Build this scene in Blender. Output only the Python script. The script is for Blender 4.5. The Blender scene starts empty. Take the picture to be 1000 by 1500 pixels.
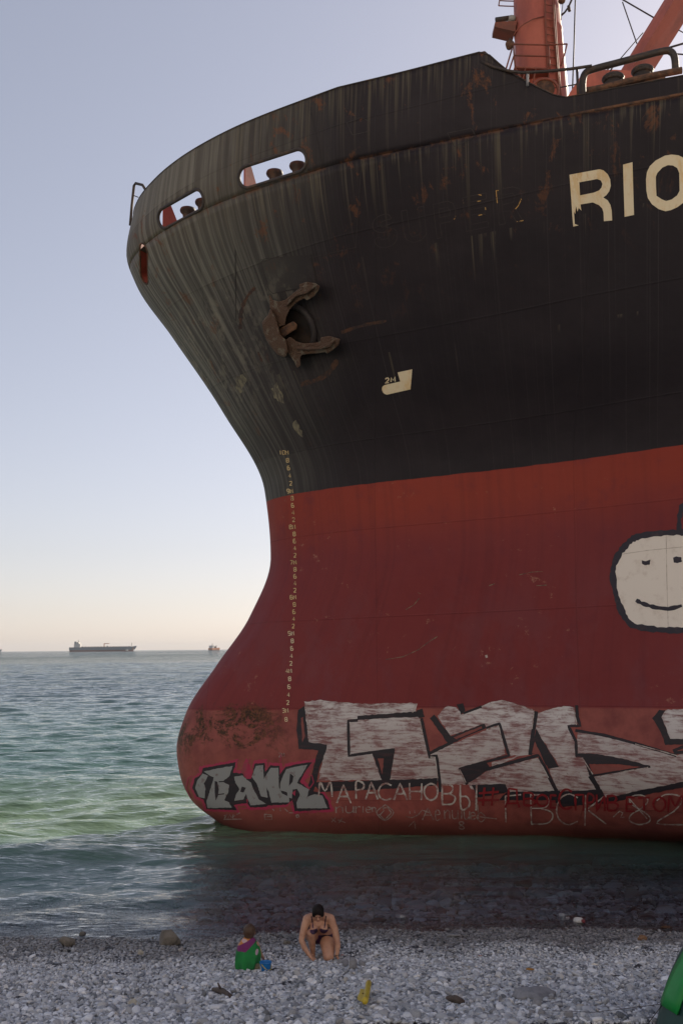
import bpy, bmesh, math, random
import numpy as np
from mathutils import Vector, Matrix, noise
from mathutils.bvhtree import BVHTree
from mathutils.geometry import tessellate_polygon

scene = bpy.context.scene
COL = scene.collection
random.seed(7)
rng = np.random.default_rng(7)

# ------------------------------------------------------------------ camera
FPX = 1458.333                      # 35 mm lens on a 36 mm tall frame of 1500 px
PITCH = math.atan(199.5 / FPX)
ROLL = 0.0092
CAM = np.array([0.0, 0.0, 4.85])
_r = np.array([1.0, 0, 0]); _u = np.array([0, -math.sin(PITCH), math.cos(PITCH)]); FW = np.array([0, math.cos(PITCH), math.sin(PITCH)])
UP = math.cos(ROLL) * _u + math.sin(ROLL) * _r
RT = math.cos(ROLL) * _r - math.sin(ROLL) * _u
cd = bpy.data.cameras.new('camera'); cam = bpy.data.objects.new('camera', cd); COL.objects.link(cam)
cd.sensor_fit = 'VERTICAL'; cd.sensor_height = 36.0; cd.sensor_width = 24.0; cd.lens = 35.0
cd.clip_start = 0.1; cd.clip_end = 60000.0
cam.matrix_world = Matrix(((RT[0], UP[0], -FW[0], CAM[0]), (RT[1], UP[1], -FW[1], CAM[1]), (RT[2], UP[2], -FW[2], CAM[2]), (0, 0, 0, 1)))
scene.camera = cam

# ------------------------------------------------------------------ light
SUN_EL = math.radians(27.0); SUN_AZ = math.radians(38.0)      # azimuth from +Y towards +X: behind the ship, to the right
world = bpy.data.worlds.new('World'); scene.world = world; world.use_nodes = True
wt = world.node_tree; wt.nodes.clear()
wo = wt.nodes.new('ShaderNodeOutputWorld'); wb = wt.nodes.new('ShaderNodeBackground'); ws = wt.nodes.new('ShaderNodeTexSky')
ws.sky_type = 'NISHITA'; ws.sun_disc = False; ws.sun_elevation = SUN_EL; ws.sun_rotation = SUN_AZ
ws.altitude = 0; ws.air_density = 1.0; ws.dust_density = 0.7; ws.ozone_density = 1.0
whs = wt.nodes.new('ShaderNodeHueSaturation'); whs.inputs['Saturation'].default_value = 0.66
wmx = wt.nodes.new('ShaderNodeMix'); wmx.data_type = 'RGBA'; wmx.blend_type = 'MULTIPLY'; wmx.inputs[0].default_value = 1.0; wmx.inputs[7].default_value = (1.0, 0.938, 0.985, 1)
wgm = wt.nodes.new('ShaderNodeGamma'); wgm.inputs[1].default_value = 0.70       # a soft, hazy sky with less contrast
wt.links.new(ws.outputs[0], wgm.inputs[0]); wt.links.new(wgm.outputs[0], whs.inputs['Color']); wt.links.new(whs.outputs[0], wmx.inputs[6]); wt.links.new(wmx.outputs[2], wb.inputs['Color']); wt.links.new(wb.outputs[0], wo.inputs['Surface'])
wb.inputs['Strength'].default_value = 0.145
sd = bpy.data.lights.new('sun', 'SUN'); sd.energy = 5.0; sd.angle = math.radians(3.0); sd.color = (1.0, 0.86, 0.68)
so = bpy.data.objects.new('sun', sd); COL.objects.link(so)
sdir = Vector((math.sin(SUN_AZ) * math.cos(SUN_EL), math.cos(SUN_AZ) * math.cos(SUN_EL), math.sin(SUN_EL)))
so.rotation_euler = sdir.to_track_quat('Z', 'Y').to_euler(); so.location = (30, 60, 60)
scene.view_settings.view_transform = 'Standard'; scene.view_settings.look = 'None'
scene.view_settings.exposure = 0.55; scene.view_settings.gamma = 1.0
scene.cycles.max_bounces = 8; scene.cycles.transparent_max_bounces = 12

# ------------------------------------------------------------------ helpers
def ray(x, y):
    d = FW + RT * ((x - 500.0) / FPX) + UP * ((750.0 - y) / FPX)
    return d
def at(x, y, Y):
    """world point seen at photo pixel x, y at distance Y along the view axis on the ground plan"""
    d = ray(x, y); return Vector(CAM + d * (Y / d[1]))
def tag(o, label=None, cat=None, group=None, kind=None):
    if label: o['label'] = label
    if cat: o['category'] = cat
    if group: o['group'] = group
    if kind: o['kind'] = kind
    return o
def empty(name, loc, label=None, cat=None, group=None, rz=0.0):
    o = bpy.data.objects.new(name, None); COL.objects.link(o); o.location = loc; o.rotation_euler = (0, 0, rz)
    o.empty_display_size = 0.2
    return tag(o, label, cat, group)
def mesh_obj(name, me, mat=None, parent=None, smooth=False):
    o = bpy.data.objects.new(name, me); COL.objects.link(o)
    if mat is not None:
        for m in (mat if isinstance(mat, (list, tuple)) else [mat]): me.materials.append(m)
    if parent: o.parent = parent
    if smooth: me.polygons.foreach_set('use_smooth', [True] * len(me.polygons))
    return o
def bm_obj(name, bm, mat=None, parent=None, smooth=False):
    me = bpy.data.meshes.new(name); bm.normal_update(); bm.to_mesh(me); bm.free()
    return mesh_obj(name, me, mat, parent, smooth)
def np_mesh(name, V, Q):
    V = np.asarray(V, np.float32); Q = np.asarray(Q, np.int32)
    me = bpy.data.meshes.new(name); n = Q.shape[1]
    me.vertices.add(len(V)); me.vertices.foreach_set('co', V.ravel())
    me.loops.add(Q.size); me.loops.foreach_set('vertex_index', Q.ravel())
    me.polygons.add(len(Q)); me.polygons.foreach_set('loop_start', np.arange(0, Q.size, n, dtype=np.int32))
    me.polygons.foreach_set('loop_total', np.full(len(Q), n, np.int32))
    me.update(calc_edges=True); me.validate()
    return me
def grid_quads(nr, nc, off=0):
    i = np.arange(nr - 1)[:, None] * nc + np.arange(nc - 1)[None, :] + off
    return np.stack([i, i + 1, i + nc + 1, i + nc], -1).reshape(-1, 4)
def baked(o):
    """replace an object's mesh with its evaluated (modifiers applied) mesh"""
    dg = bpy.context.evaluated_depsgraph_get(); dg.update()
    me = bpy.data.meshes.new_from_object(o.evaluated_get(dg)); o.modifiers.clear(); o.data = me
    return o
def add_box(bm, c, s, rot=None):
    r = bmesh.ops.create_cube(bm, size=1.0)
    M = Matrix.Translation(Vector(c)) @ (rot.to_4x4() if rot else Matrix.Identity(4)) @ Matrix.Diagonal((s[0], s[1], s[2], 1))
    bmesh.ops.transform(bm, matrix=M, verts=r['verts']); return r['verts']
def add_cone(bm, p0, p1, r0, r1, seg=16, caps=True):
    p0 = Vector(p0); p1 = Vector(p1); d = p1 - p0
    r = bmesh.ops.create_cone(bm, cap_ends=caps, segments=seg, radius1=r0, radius2=r1, depth=d.length)
    M = Matrix.Translation((p0 + p1) / 2) @ d.to_track_quat('Z', 'Y').to_matrix().to_4x4()
    bmesh.ops.transform(bm, matrix=M, verts=r['verts']); return r['verts']
def add_ell(bm, c, r, rot=None, sub=3):
    q = bmesh.ops.create_icosphere(bm, subdivisions=sub, radius=1.0)
    M = Matrix.Translation(Vector(c)) @ (rot.to_4x4() if rot else Matrix.Identity(4)) @ Matrix.Diagonal((r[0], r[1], r[2], 1))
    bmesh.ops.transform(bm, matrix=M, verts=q['verts']); return q['verts']
def add_tube(bm, pts, rad, seg=8, closed=False):
    pts = [Vector(p) for p in pts]; n = len(pts); rings = []
    nrm = None
    for i, p in enumerate(pts):
        a = pts[(i - 1) % n] if (closed or i > 0) else p; b = pts[(i + 1) % n] if (closed or i < n - 1) else p
        t = (b - a).normalized()
        if nrm is None: nrm = t.orthogonal().normalized()
        nrm = (nrm - t * nrm.dot(t)).normalized(); bn = t.cross(nrm)
        rr = rad[i] if isinstance(rad, (list, tuple)) else rad
        rings.append([bm.verts.new(p + (nrm * math.cos(2 * math.pi * k / seg) + bn * math.sin(2 * math.pi * k / seg)) * rr) for k in range(seg)])
    m = n if closed else n - 1
    for i in range(m):
        A = rings[i]; B = rings[(i + 1) % n]
        for k in range(seg): bm.faces.new((A[k], A[(k + 1) % seg], B[(k + 1) % seg], B[k]))
    if not closed:
        bm.faces.new(list(reversed(rings[0]))); bm.faces.new(rings[-1])
def tube_obj(name, pts, rad, mat, parent, seg=8, closed=False):
    bm = bmesh.new(); add_tube(bm, pts, rad, seg, closed); return bm_obj(name, bm, mat, parent, True)
def catmull(pts, k=6, closed=False):
    pts = [Vector(p) for p in pts]; n = len(pts); out = []
    for i in range(n if closed else n - 1):
        p1 = pts[i]; p2 = pts[(i + 1) % n]
        p0 = pts[(i - 1) % n] if (closed or i > 0) else p1 * 2 - p2
        p3 = pts[(i + 2) % n] if (closed or i + 2 < n) else p2 * 2 - p1
        for j in range(k):
            t = j / k
            out.append(0.5 * ((2 * p1) + (p2 - p0) * t + (2 * p0 - 5 * p1 + 4 * p2 - p3) * t * t + (3 * p1 - p0 - 3 * p2 + p3) * t ** 3))
    if not closed: out.append(pts[-1])
    return out

class NT:
    """a tiny node-tree writer"""
    def __init__(s, name):
        s.m = bpy.data.materials.new(name); s.m.use_nodes = True; s.t = s.m.node_tree; s.t.nodes.clear()
        s.out = s.n('ShaderNodeOutputMaterial')
    def n(s, typ, **kw):
        x = s.t.nodes.new(typ)
        for k, v in kw.items(): setattr(x, k, v)
        return x
    def put(s, sock, v):
        if isinstance(v, bpy.types.NodeSocket): s.t.links.new(v, sock)
        elif v is not None:
            if sock.type == 'RGBA' and len(v) == 3: v = (*v, 1)
            sock.default_value = v
    def math(s, op, a, b=None, c=None, clamp=False):
        x = s.n('ShaderNodeMath', operation=op, use_clamp=clamp)
        for i, v in enumerate((a, b, c)):
            if v is not None: s.put(x.inputs[i], v)
        return x.outputs[0]
    def mix(s, f, a, b, mode='MIX'):
        x = s.n('ShaderNodeMix', data_type='RGBA', blend_type=mode)
        s.put(x.inputs[0], f); s.put(x.inputs[6], a); s.put(x.inputs[7], b); return x.outputs[2]
    def step(s, v, a, b):
        x = s.n('ShaderNodeMapRange', interpolation_type='SMOOTHSTEP', clamp=True)
        s.put(x.inputs['Value'], v); s.put(x.inputs['From Min'], a); s.put(x.inputs['From Max'], b)
        return x.outputs[0]
    def obj(s): return s.n('ShaderNodeTexCoord').outputs['Object']
    def pos(s): return s.n('ShaderNodeNewGeometry').outputs['Position']
    def sep(s, v):
        x = s.n('ShaderNodeSeparateXYZ'); s.put(x.inputs[0], v); return x.outputs
    def scale(s, v, k, off=(0, 0, 0)):
        x = s.n('ShaderNodeMapping'); s.put(x.inputs['Vector'], v); x.inputs['Scale'].default_value = k; x.inputs['Location'].default_value = off
        return x.outputs[0]
    def noise(s, v, sc, det=4, rough=0.55, dist=0.0):
        x = s.n('ShaderNodeTexNoise'); s.put(x.inputs['Vector'], v); x.inputs['Scale'].default_value = sc
        x.inputs['Detail'].default_value = det; x.inputs['Roughness'].default_value = rough; x.inputs['Distortion'].default_value = dist
        return x.outputs[0]
    def vor(s, v, sc, feat='F1'):
        x = s.n('ShaderNodeTexVoronoi', feature=feat); s.put(x.inputs['Vector'], v); x.inputs['Scale'].default_value = sc; return x.outputs
    def bump(s, h, strength, dist=0.02, normal=None):
        x = s.n('ShaderNodeBump'); s.put(x.inputs['Height'], h); s.put(x.inputs['Strength'], strength); x.inputs['Distance'].default_value = dist
        if normal is not None: s.put(x.inputs['Normal'], normal)
        return x.outputs[0]
    def bsdf(s, col, rough=0.6, metal=0.0, normal=None, spec=0.5):
        x = s.n('ShaderNodeBsdfPrincipled'); s.put(x.inputs['Base Color'], col); s.put(x.inputs['Roughness'], rough)
        s.put(x.inputs['Metallic'], metal); x.inputs['Specular IOR Level'].default_value = spec
        if normal is not None: s.put(x.inputs['Normal'], normal)
        s.t.links.new(x.outputs[0], s.out.inputs['Surface']); return x

def paint(name, col, col2=None, sc=4.0, rough=0.6, lo=0.42, hi=0.62, bump=0.15, metal=0.0, stretch=(1, 1, 1), spec=0.4, bd=0.01):
    """a worn, two-tone painted or natural surface"""
    t = NT(name); c = t.obj()
    if col2 is None: col2 = tuple(k * 0.72 for k in col)
    f = t.step(t.noise(t.scale(c, stretch), sc, 7, 0.65), lo, hi)
    g = t.noise(c, sc * 7, 4)
    cc = t.mix(f, col, col2); cc = t.mix(t.math('MULTIPLY', g, 0.35), cc, tuple(k * 0.6 for k in col2))
    t.bsdf(cc, rough, metal, t.bump(g, bump, bd), spec); return t.m

# ------------------------------------------------------------------ ground and shingle
def zb(X, Y):
    """height of the shore: bank under the camera, shingle beach, sea floor"""
    X = np.asarray(X, float); Y = np.asarray(Y, float)
    w = 0.16 * np.sin(X * 0.55 + 0.6) + 0.09 * np.sin(X * 1.37 + 2.0) + 0.05 * np.sin(X * 3.1)
    w = w + np.where(X < -3.0, 0.10 * (X + 3.0) * -0.0, 0)
    s = Y - w
    return np.interp(s, [-30, -6, 0, 12, 13.3, 15.65, 17.75, 20, 24, 28, 34, 60, 120, 400, 20000],
                        [3.9, 3.6, 3.2, 0.74, 0.52, 0.20, 0.0, -0.22, -0.55, -0.95, -1.3, -3.0, -7, -20, -60])

def axis(a, b, d, lo, hi, k):
    c = list(np.arange(a, b + 1e-6, d)); x = b; s = d
    while x < hi: s *= k; x += s; c.append(min(x, hi))
    x = a; s = d
    while x > lo: s *= k; x -= s; c.insert(0, max(x, lo))
    return np.array(c)
gx = axis(-9, 9, 0.14, -400, 400, 1.25); gy = axis(10, 27, 0.14, -30, 20000, 1.22)
GX, GY = np.meshgrid(gx, gy)
GZ = zb(GX, GY)
near = np.exp(-((np.abs(GX) / 12) ** 4)) * ((GY > 2) & (GY < 30))
GZ = GZ + near * (0.02 * np.sin(GX * 4.3 + 1.3 * np.sin(GY * 2.1)) * np.sin(GY * 5.2 + GX) + 0.012 * rng.standard_normal(GX.shape))
me = np_mesh('beach', np.stack([GX, GY, GZ], -1).reshape(-1, 3), grid_quads(len(gy), len(gx)))
t = NT('shingle_ground'); p = t.pos()
v1 = t.vor(p, 16.0); v2 = t.vor(p, 34.0)
tone = t.mix(0.5, v1[1], v2[1]); bw = t.n('ShaderNodeRGBToBW'); t.put(bw.inputs[0], tone)
cc = t.mix(bw.outputs[0], (0.14, 0.15, 0.17), (0.50, 0.52, 0.57))
cc = t.mix(t.step(t.math('ADD', v1[0], v2[0]), 0.5, 1.05), cc, (0.035, 0.035, 0.042))
zz = t.sep(p)[2]
cc = t.mix(t.step(zz, 0.16, 0.02), cc, t.mix(0.62, cc, (0.03, 0.028, 0.026)))
hgt = t.math('SUBTRACT', 1.0, t.math('ADD', v1[0], t.math('MULTIPLY', v2[0], 0.5)))
t.bsdf(cc, 0.85, 0, t.bump(hgt, 1.0, 0.03))
o = mesh_obj('beach', me, t.m, None, True); tag(o, kind='structure')

# unseen pale slope, added behind the camera to bounce warm light onto the ship
hx = axis(-120, 120, 6.0, -420, 420, 1.2); hy = np.concatenate([np.linspace(-160, -9, 60)])
HX_, HY_ = np.meshgrid(hx, hy); dd = np.clip((-9 - HY_) / 60.0, 0, 1)
HZ_ = 3.2 + 58 * dd ** 0.9 * (1 + 0.12 * np.sin(HX_ * 0.045) + 0.06 * np.sin(HX_ * 0.13 + HY_ * 0.1)) + dd * rng.uniform(-0.7, 0.7, HX_.shape)
me = np_mesh('bounce_hillside', np.stack([HX_, HY_, HZ_], -1).reshape(-1, 3), grid_quads(len(hy), len(hx)))
t = NT('bounce_slope'); p = t.pos()
cc = t.mix(t.step(t.noise(p, 0.25, 7, 0.65), 0.35, 0.65), (0.67, 0.65, 0.615), (0.54, 0.52, 0.485)); t.bsdf(cc, 0.95, 0, t.bump(t.noise(p, 1.5, 5), 0.6, 0.3), 0.1)
o = mesh_obj('bounce_hillside', me, t.m, None, True); tag(o, kind='structure')

# pebbles: a few stone shapes, laid one by one over the beach and the shallow sea floor
tp = NT('pebble_stone'); p = tp.pos(); c = tp.obj()
at_ = tp.n('ShaderNodeAttribute'); at_.attribute_type = 'INSTANCER'; at_.attribute_name = 'tone'
at2 = tp.n('ShaderNodeAttribute'); at2.attribute_type = 'INSTANCER'; at2.attribute_name = 'warm'
cc = tp.mix(at_.outputs['Fac'], (0.13, 0.145, 0.175), (0.86, 0.885, 0.96))
cc = tp.mix(tp.math('MULTIPLY', at2.outputs['Fac'], 0.75), cc, tp.mix(1.0, cc, (1.0, 0.84, 0.62), 'MULTIPLY'))
cc = tp.mix(tp.math('MULTIPLY', tp.noise(c, 3.0, 6, 0.7), 0.45), cc, tp.mix(1.0, cc, (0.45, 0.45, 0.46), 'MULTIPLY'))
vein = tp.step(tp.math('ABSOLUTE', tp.math('SUBTRACT', tp.noise(c, 1.3, 2), 0.5)), 0.012, 0.004)
cc = tp.mix(tp.math('MULTIPLY', vein, 0.35), cc, (0.5, 0.5, 0.5))
wet = tp.math('ADD', tp.sep(p)[2], tp.math('MULTIPLY', tp.math('SUBTRACT', tp.noise(p, 0.9, 3), 0.5), 0.28))
wet = tp.step(wet, 0.20, 0.07)
cc = tp.mix(wet, cc, tp.mix(1.0, cc, (0.40, 0.39, 0.385), 'MULTIPLY'))
cc = tp.mix(tp.step(tp.sep(p)[2], -0.03, -0.12), cc, tp.mix(1.0, cc, (1.9, 2.1, 2.25), 'MULTIPLY'))
tp.bsdf(cc, tp.math('SUBTRACT', 0.8, tp.math('MULTIPLY', wet, 0.5)), 0, tp.bump(tp.noise(c, 9, 4), 0.25, 0.004))
STONE = tp.m
def stone_mesh(name, seed, sub=2, amp=0.28, flat=1.0, cuts=8):
    bm = bmesh.new(); bmesh.ops.create_icosphere(bm, subdivisions=sub, radius=1.0); r = random.Random(seed)
    off = Vector((r.uniform(0, 90), r.uniform(0, 90), r.uniform(0, 90)))
    pl = [(Vector((r.gauss(0, 1), r.gauss(0, 1), r.gauss(0, 1))).normalized(), r.uniform(0.55, 0.88)) for _ in range(cuts)]
    for v in bm.verts:
        d = v.co.normalized(); q = d * (1 + amp * noise.noise(d * 1.3 + off) + amp * 0.35 * noise.noise(d * 3.1 + off))
        for n_, h in pl:
            e = q.dot(n_) - h
            if e > 0: q -= n_ * e * 0.92
        q.z *= flat; v.co = q
    me = bpy.data.meshes.new(name); bm.to_mesh(me); bm.free()
    me.polygons.foreach_set('use_smooth', [True] * len(me.polygons)); return me
protos = []
for k in range(9):
    m_ = stone_mesh('pebble', 100 + k); m_.materials.append(STONE); protos.append(bpy.data.objects.new('pebble_shape', m_))
def scatter(n, ylo, yhi, smin, smax, lift, xr=12.5):
    n = int(n * 1.7); Y = rng.uniform(ylo, yhi, n); half = np.minimum(xr, 0.40 * Y + 5.2); X = rng.uniform(-1, 1, n) * half
    s = smin * (smax / smin) ** (rng.random(n) ** 1.7)
    Z = zb(X, Y) + s * lift + rng.uniform(0, 0.008, n)
    Z = np.where((s > 0.05) & (Y > 17.2), np.minimum(Z, -0.03 - s * 0.75), Z)
    return np.stack([X, Y, Z], 1), s
sets = [scatter(75000, 10.8, 19.0, 0.013, 0.028, 0.25), scatter(38000, 10.8, 15.6, 0.016, 0.038, 0.6),
        scatter(12000, 15.0, 18.2, 0.016, 0.034, 0.4),
        scatter(2200, 10.8, 14.6, 0.034, 0.060, 0.6), scatter(500, 10.8, 16.8, 0.036, 0.06, 0.4), scatter(130, 10.8, 14.2, 0.055, 0.085, 0.45),
        scatter(14000, 17.8, 27.0, 0.03, 0.10, 0.12), scatter(700, 18.0, 27.0, 0.10, 0.26, 0.05)]
PP = np.concatenate([a for a, b in sets]); SS = np.concatenate([b for a, b in sets]); n = len(PP)
scl = np.stack([SS * rng.uniform(0.85, 1.5, n), SS * rng.uniform(0.7, 1.1, n), SS * rng.uniform(0.4, 0.75, n)], 1)
rot = np.stack([rng.normal(0, 0.42, n), rng.normal(0, 0.42, n), rng.uniform(0, 6.283, n)], 1)
me = bpy.data.meshes.new('shingle'); me.vertices.add(n); me.vertices.foreach_set('co', PP.astype(np.float32).ravel())
def attr(me, name, typ, data, key):
    a = me.attributes.new(name, typ, 'POINT'); a.data.foreach_set(key, np.ascontiguousarray(data).ravel())
attr(me, 'scl', 'FLOAT_VECTOR', scl.astype(np.float32), 'vector'); attr(me, 'rot', 'FLOAT_VECTOR', rot.astype(np.float32), 'vector')
attr(me, 'pick', 'INT', rng.integers(0, len(protos), n).astype(np.int32), 'value')
attr(me, 'tone', 'FLOAT', np.clip(rng.normal(0.52, 0.25, n), 0.02, 1).astype(np.float32), 'value')
attr(me, 'warm', 'FLOAT', (np.clip(rng.normal(0.03, 0.30, n), 0, 1)).astype(np.float32), 'value')
sh = mesh_obj('pebbles', me, STONE); tag(sh, kind='stuff')
ng = bpy.data.node_groups.new('lay_pebbles', 'GeometryNodeTree')
ng.interface.new_socket('Geometry', in_out='INPUT', socket_type='NodeSocketGeometry'); ng.interface.new_socket('Geometry', in_out='OUTPUT', socket_type='NodeSocketGeometry')
gi = ng.nodes.new('NodeGroupInput'); go = ng.nodes.new('NodeGroupOutput'); iop = ng.nodes.new('GeometryNodeInstanceOnPoints'); jn = ng.nodes.new('GeometryNodeJoinGeometry')
for ob in protos:
    oi = ng.nodes.new('GeometryNodeObjectInfo'); oi.inputs['Object'].default_value = ob; oi.inputs['As Instance'].default_value = True
    ng.links.new(oi.outputs['Geometry'], jn.inputs[0])
def named(nm, typ):
    x = ng.nodes.new('GeometryNodeInputNamedAttribute'); x.data_type = typ; x.inputs['Name'].default_value = nm; return x.outputs[0]
ng.links.new(gi.outputs[0], iop.inputs['Points']); ng.links.new(jn.outputs[0], iop.inputs['Instance'])
iop.inputs['Pick Instance'].default_value = True
ng.links.new(named('pick', 'INT'), iop.inputs['Instance Index'])
e2r = ng.nodes.new('FunctionNodeEulerToRotation'); ng.links.new(named('rot', 'FLOAT_VECTOR'), e2r.inputs[0]); ng.links.new(e2r.outputs[0], iop.inputs['Rotation'])
ng.links.new(named('scl', 'FLOAT_VECTOR'), iop.inputs['Scale']); ng.links.new(iop.outputs[0], go.inputs[0])
md = sh.modifiers.new('lay_pebbles', 'NODES'); md.node_group = ng

# ------------------------------------------------------------------ sea
ys = [14.0]
while ys[-1] < 24000: ys.append(ys[-1] + (max(0.045, ys[-1] * 0.0025) if ys[-1] < 380 else ys[-1] * 0.008))
ys = np.array(ys); nc = 560
ang = np.linspace(-1, 1, nc) * 0.62
WX = (ys[:, None] + 14) * ang[None, :] ; WY = np.repeat(ys[:, None], nc, 1)
sp = np.maximum(np.gradient(ys)[:, None], (ys[:, None] + 14) * 1.24 / nc) * np.ones_like(WX)
WZ = np.zeros_like(WX)
wr = np.random.default_rng(21)
for k in range(84):
    lam = 0.26 * (24 / 0.26) ** (k / 83.0) ; th = wr.normal(math.radians(-80), 0.42)     # crests run roughly along the shore
    kx, ky = math.cos(th) * 2 * math.pi / lam, math.sin(th) * 2 * math.pi / lam
    amp = (0.0082 * lam ** 0.85 if lam < 2.2 else 0.0160 * (lam / 2.2) ** 0.35) * wr.uniform(0.5, 1.3) * (0.7 if lam > 9 else 1.0)
    f = np.clip((lam / sp - 2.5) / 3.0, 0, 1)
    ph = kx * WX + ky * WY + wr.uniform(0, 6.28)
    sn = np.sin(ph); WZ += amp * f * (sn + 0.22 * np.sin(2 * ph + 1.57))
calm = 1 - 0.62 * (1 / (1 + np.exp(-(WX + 3.2) * 1.6))) * (WY < 40)       # the hull shelters the water inshore of it
calm = calm * np.clip((WY - 16.3) / 5.0, 0.28, 1)
WZ *= calm
WZ += 0.035 * np.exp(-((WY - 18.3 - 0.3 * np.sin(WX * 0.9)) / 0.45) ** 2) * (0.5 + 0.5 * np.sin(WX * 1.7 + 0.5)) * np.clip((-WX + 0.5) / 3, 0, 1)
me = np_mesh('sea', np.stack([WX, WY, WZ], -1).reshape(-1, 3), grid_quads(len(ys), nc))
t = NT('sea_water'); p = t.pos(); s3 = t.sep(p)
nb = t.noise(t.scale(p, (1.0, 2.6, 1)), 3.2, 5, 0.6, 0.3); nb2 = t.noise(t.scale(p, (0.35, 1.1, 1)), 0.9, 4, 0.6, 0.4)
calmn = t.step(s3[0], -1.5, -5.0)
nb3 = t.noise(t.scale(p, (0.30, 0.75, 1)), 0.55, 5, 0.7, 0.6); nb4 = t.noise(t.scale(p, (0.03, 0.16, 1)), 0.6, 5, 0.7, 0.4)
shel = t.math('SUBTRACT', 1.0, t.math('MULTIPLY', t.math('MULTIPLY', t.step(s3[0], -5.0, -2.0), t.step(s3[1], 36.0, 30.0)), 0.6))
nrm = t.bump(nb, t.math('MULTIPLY', shel, 0.48), 0.09); nrm = t.bump(nb2, t.math('MULTIPLY', shel, 0.45), 0.36, nrm)
nrm = t.bump(nb3, t.math('MULTIPLY', t.step(s3[1], 60.0, 160.0), 0.55), 1.2, nrm); nrm = t.bump(nb4, t.math('MULTIPLY', t.step(s3[1], 250.0, 700.0), 0.55), 5.0, nrm)
far = t.math('ADD', s3[1], t.math('MULTIPLY', t.math('SUBTRACT', t.noise(t.scale(p, (0.06, 0.16, 1)), 1.0, 3), 0.5), 16.0))
body = t.mix(t.step(far, 26.0, 44.0), (0.135, 0.205, 0.115), (0.05, 0.115, 0.098))
body = t.mix(t.step(far, 45.0, 120.0), body, (0.034, 0.068, 0.076))
body = t.mix(t.step(s3[1], 30.0, 22.0), body, (0.075, 0.140, 0.145))
dif = t.n('ShaderNodeBsdfDiffuse'); t.put(dif.inputs['Color'], body); t.put(dif.inputs['Normal'], nrm)
tr = t.n('ShaderNodeBsdfTransparent'); tr.inputs['Color'].default_value = (0.80, 0.87, 0.88, 1)
deep = t.math('MULTIPLY', t.step(s3[1], 18.5, 29.5), 0.97)
deep = t.math('MAXIMUM', deep, t.math('MULTIPLY', t.step(s3[0], -1.0, -4.5), t.step(s3[1], 17.6, 21.5)))
b1 = t.n('ShaderNodeMixShader'); t.put(b1.inputs[0], deep); t.t.links.new(tr.outputs[0], b1.inputs[1]); t.t.links.new(dif.outputs[0], b1.inputs[2])
gl = t.n('ShaderNodeBsdfGlossy'); gl.inputs['Roughness'].default_value = 0.03; t.put(gl.inputs['Normal'], nrm); gl.inputs['Color'].default_value = (1, 1, 1, 1)
fr = t.n('ShaderNodeFresnel'); fr.inputs['IOR'].default_value = 1.333; t.put(fr.inputs['Normal'], nrm)
b2 = t.n('ShaderNodeMixShader'); paw = t.math('ADD', t.math('MULTIPLY', t.step(t.noise(t.scale(p, (0.0035, 0.0012, 1)), 1.0, 5, 0.65), 0.40, 0.60), t.math('MULTIPLY', t.step(s3[1], 120.0, 600.0), -0.26)), 1.0)
t.put(b2.inputs[0], t.math('MULTIPLY', fr.outputs[0], paw)); t.t.links.new(b1.outputs[0], b2.inputs[1]); t.t.links.new(gl.outputs[0], b2.inputs[2])
t.t.links.new(b2.outputs[0], t.out.inputs['Surface'])
o = mesh_obj('sea', me, t.m, None, True); tag(o, kind='structure')

# ------------------------------------------------------------------ the grounded ship: hull form
UG=np.array([0,.1,.3,.6,1,1.6,2.5,4,6,8,10,13,17,22,30,70.])
HT=[ # z, stem x, half-breadths at UG
(-.55,-2.6,[0,.2,.4,.55,.65,.75,.85,.95,1.2,1.5,1.9,2.6,4.2,6.2,8.2,8.6]),
(0.0,-3.65,[0,.5,.85,1.1,1.27,1.38,1.42,1.55,1.9,2.35,2.8,3.7,5.5,7.5,9.5,10]),
(.6,-4.45,[0,.5,.85,1.1,1.3,1.45,1.6,1.85,2.3,2.8,3.7,5.4,7.8,9.6,11,11.2]),
(1.3,-4.78,[0,.48,.8,1.05,1.25,1.43,1.6,1.87,2.35,3.0,4.1,6.2,8.7,10.4,11.6,11.8]),
(2.0,-4.88,[0,.45,.75,1.0,1.2,1.4,1.57,1.85,2.35,3.02,4.2,6.5,9,10.8,11.7,12]),
(3.0,-4.62,[0,.4,.66,.88,1.05,1.22,1.4,1.7,2.28,3.0,4.2,6.6,9.1,10.8,11.7,12]),
(4.4,-3.7,[0,.35,.6,.85,1.0,1.17,1.4,1.85,2.6,3.5,4.8,7.0,9.2,10.8,11.7,12]),
(5.8,-2.72,[0,.3,.55,.85,1.05,1.3,1.65,2.25,3.1,4.15,5.5,7.4,9.3,10.8,11.7,12]),
(7.5,-2.1,[0,.3,.6,.9,1.2,1.55,2.0,2.7,3.6,4.7,6.0,7.7,9.4,10.8,11.7,12]),
(9.5,-2.28,[0,.3,.6,.95,1.25,1.6,2.05,2.8,3.7,4.8,6.2,7.9,9.5,10.8,11.7,12]),
(12.,-3.58,[0,.38,.72,1.1,1.5,1.95,2.5,3.35,4.35,5.4,6.6,8.1,9.55,10.8,11.7,12]),
(14.5,-5.22,[0,.5,.9,1.35,1.8,2.35,3.0,3.95,4.95,5.9,6.9,8.2,9.6,10.8,11.7,12]),
(16.3,-6.42,[0,.68,1.15,1.65,2.2,2.85,3.6,4.55,5.45,6.3,7.15,8.35,9.65,10.8,11.7,12]),
(17.1,-6.68,[0,.78,1.3,1.85,2.4,3.1,3.9,4.85,5.7,6.5,7.3,8.4,9.7,10.8,11.7,12]),
(18.32,-6.47,[0,.8,1.35,1.95,2.55,3.3,4.15,5.15,6.05,6.85,7.7,8.8,10,11,11.8,12]),
]
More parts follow.
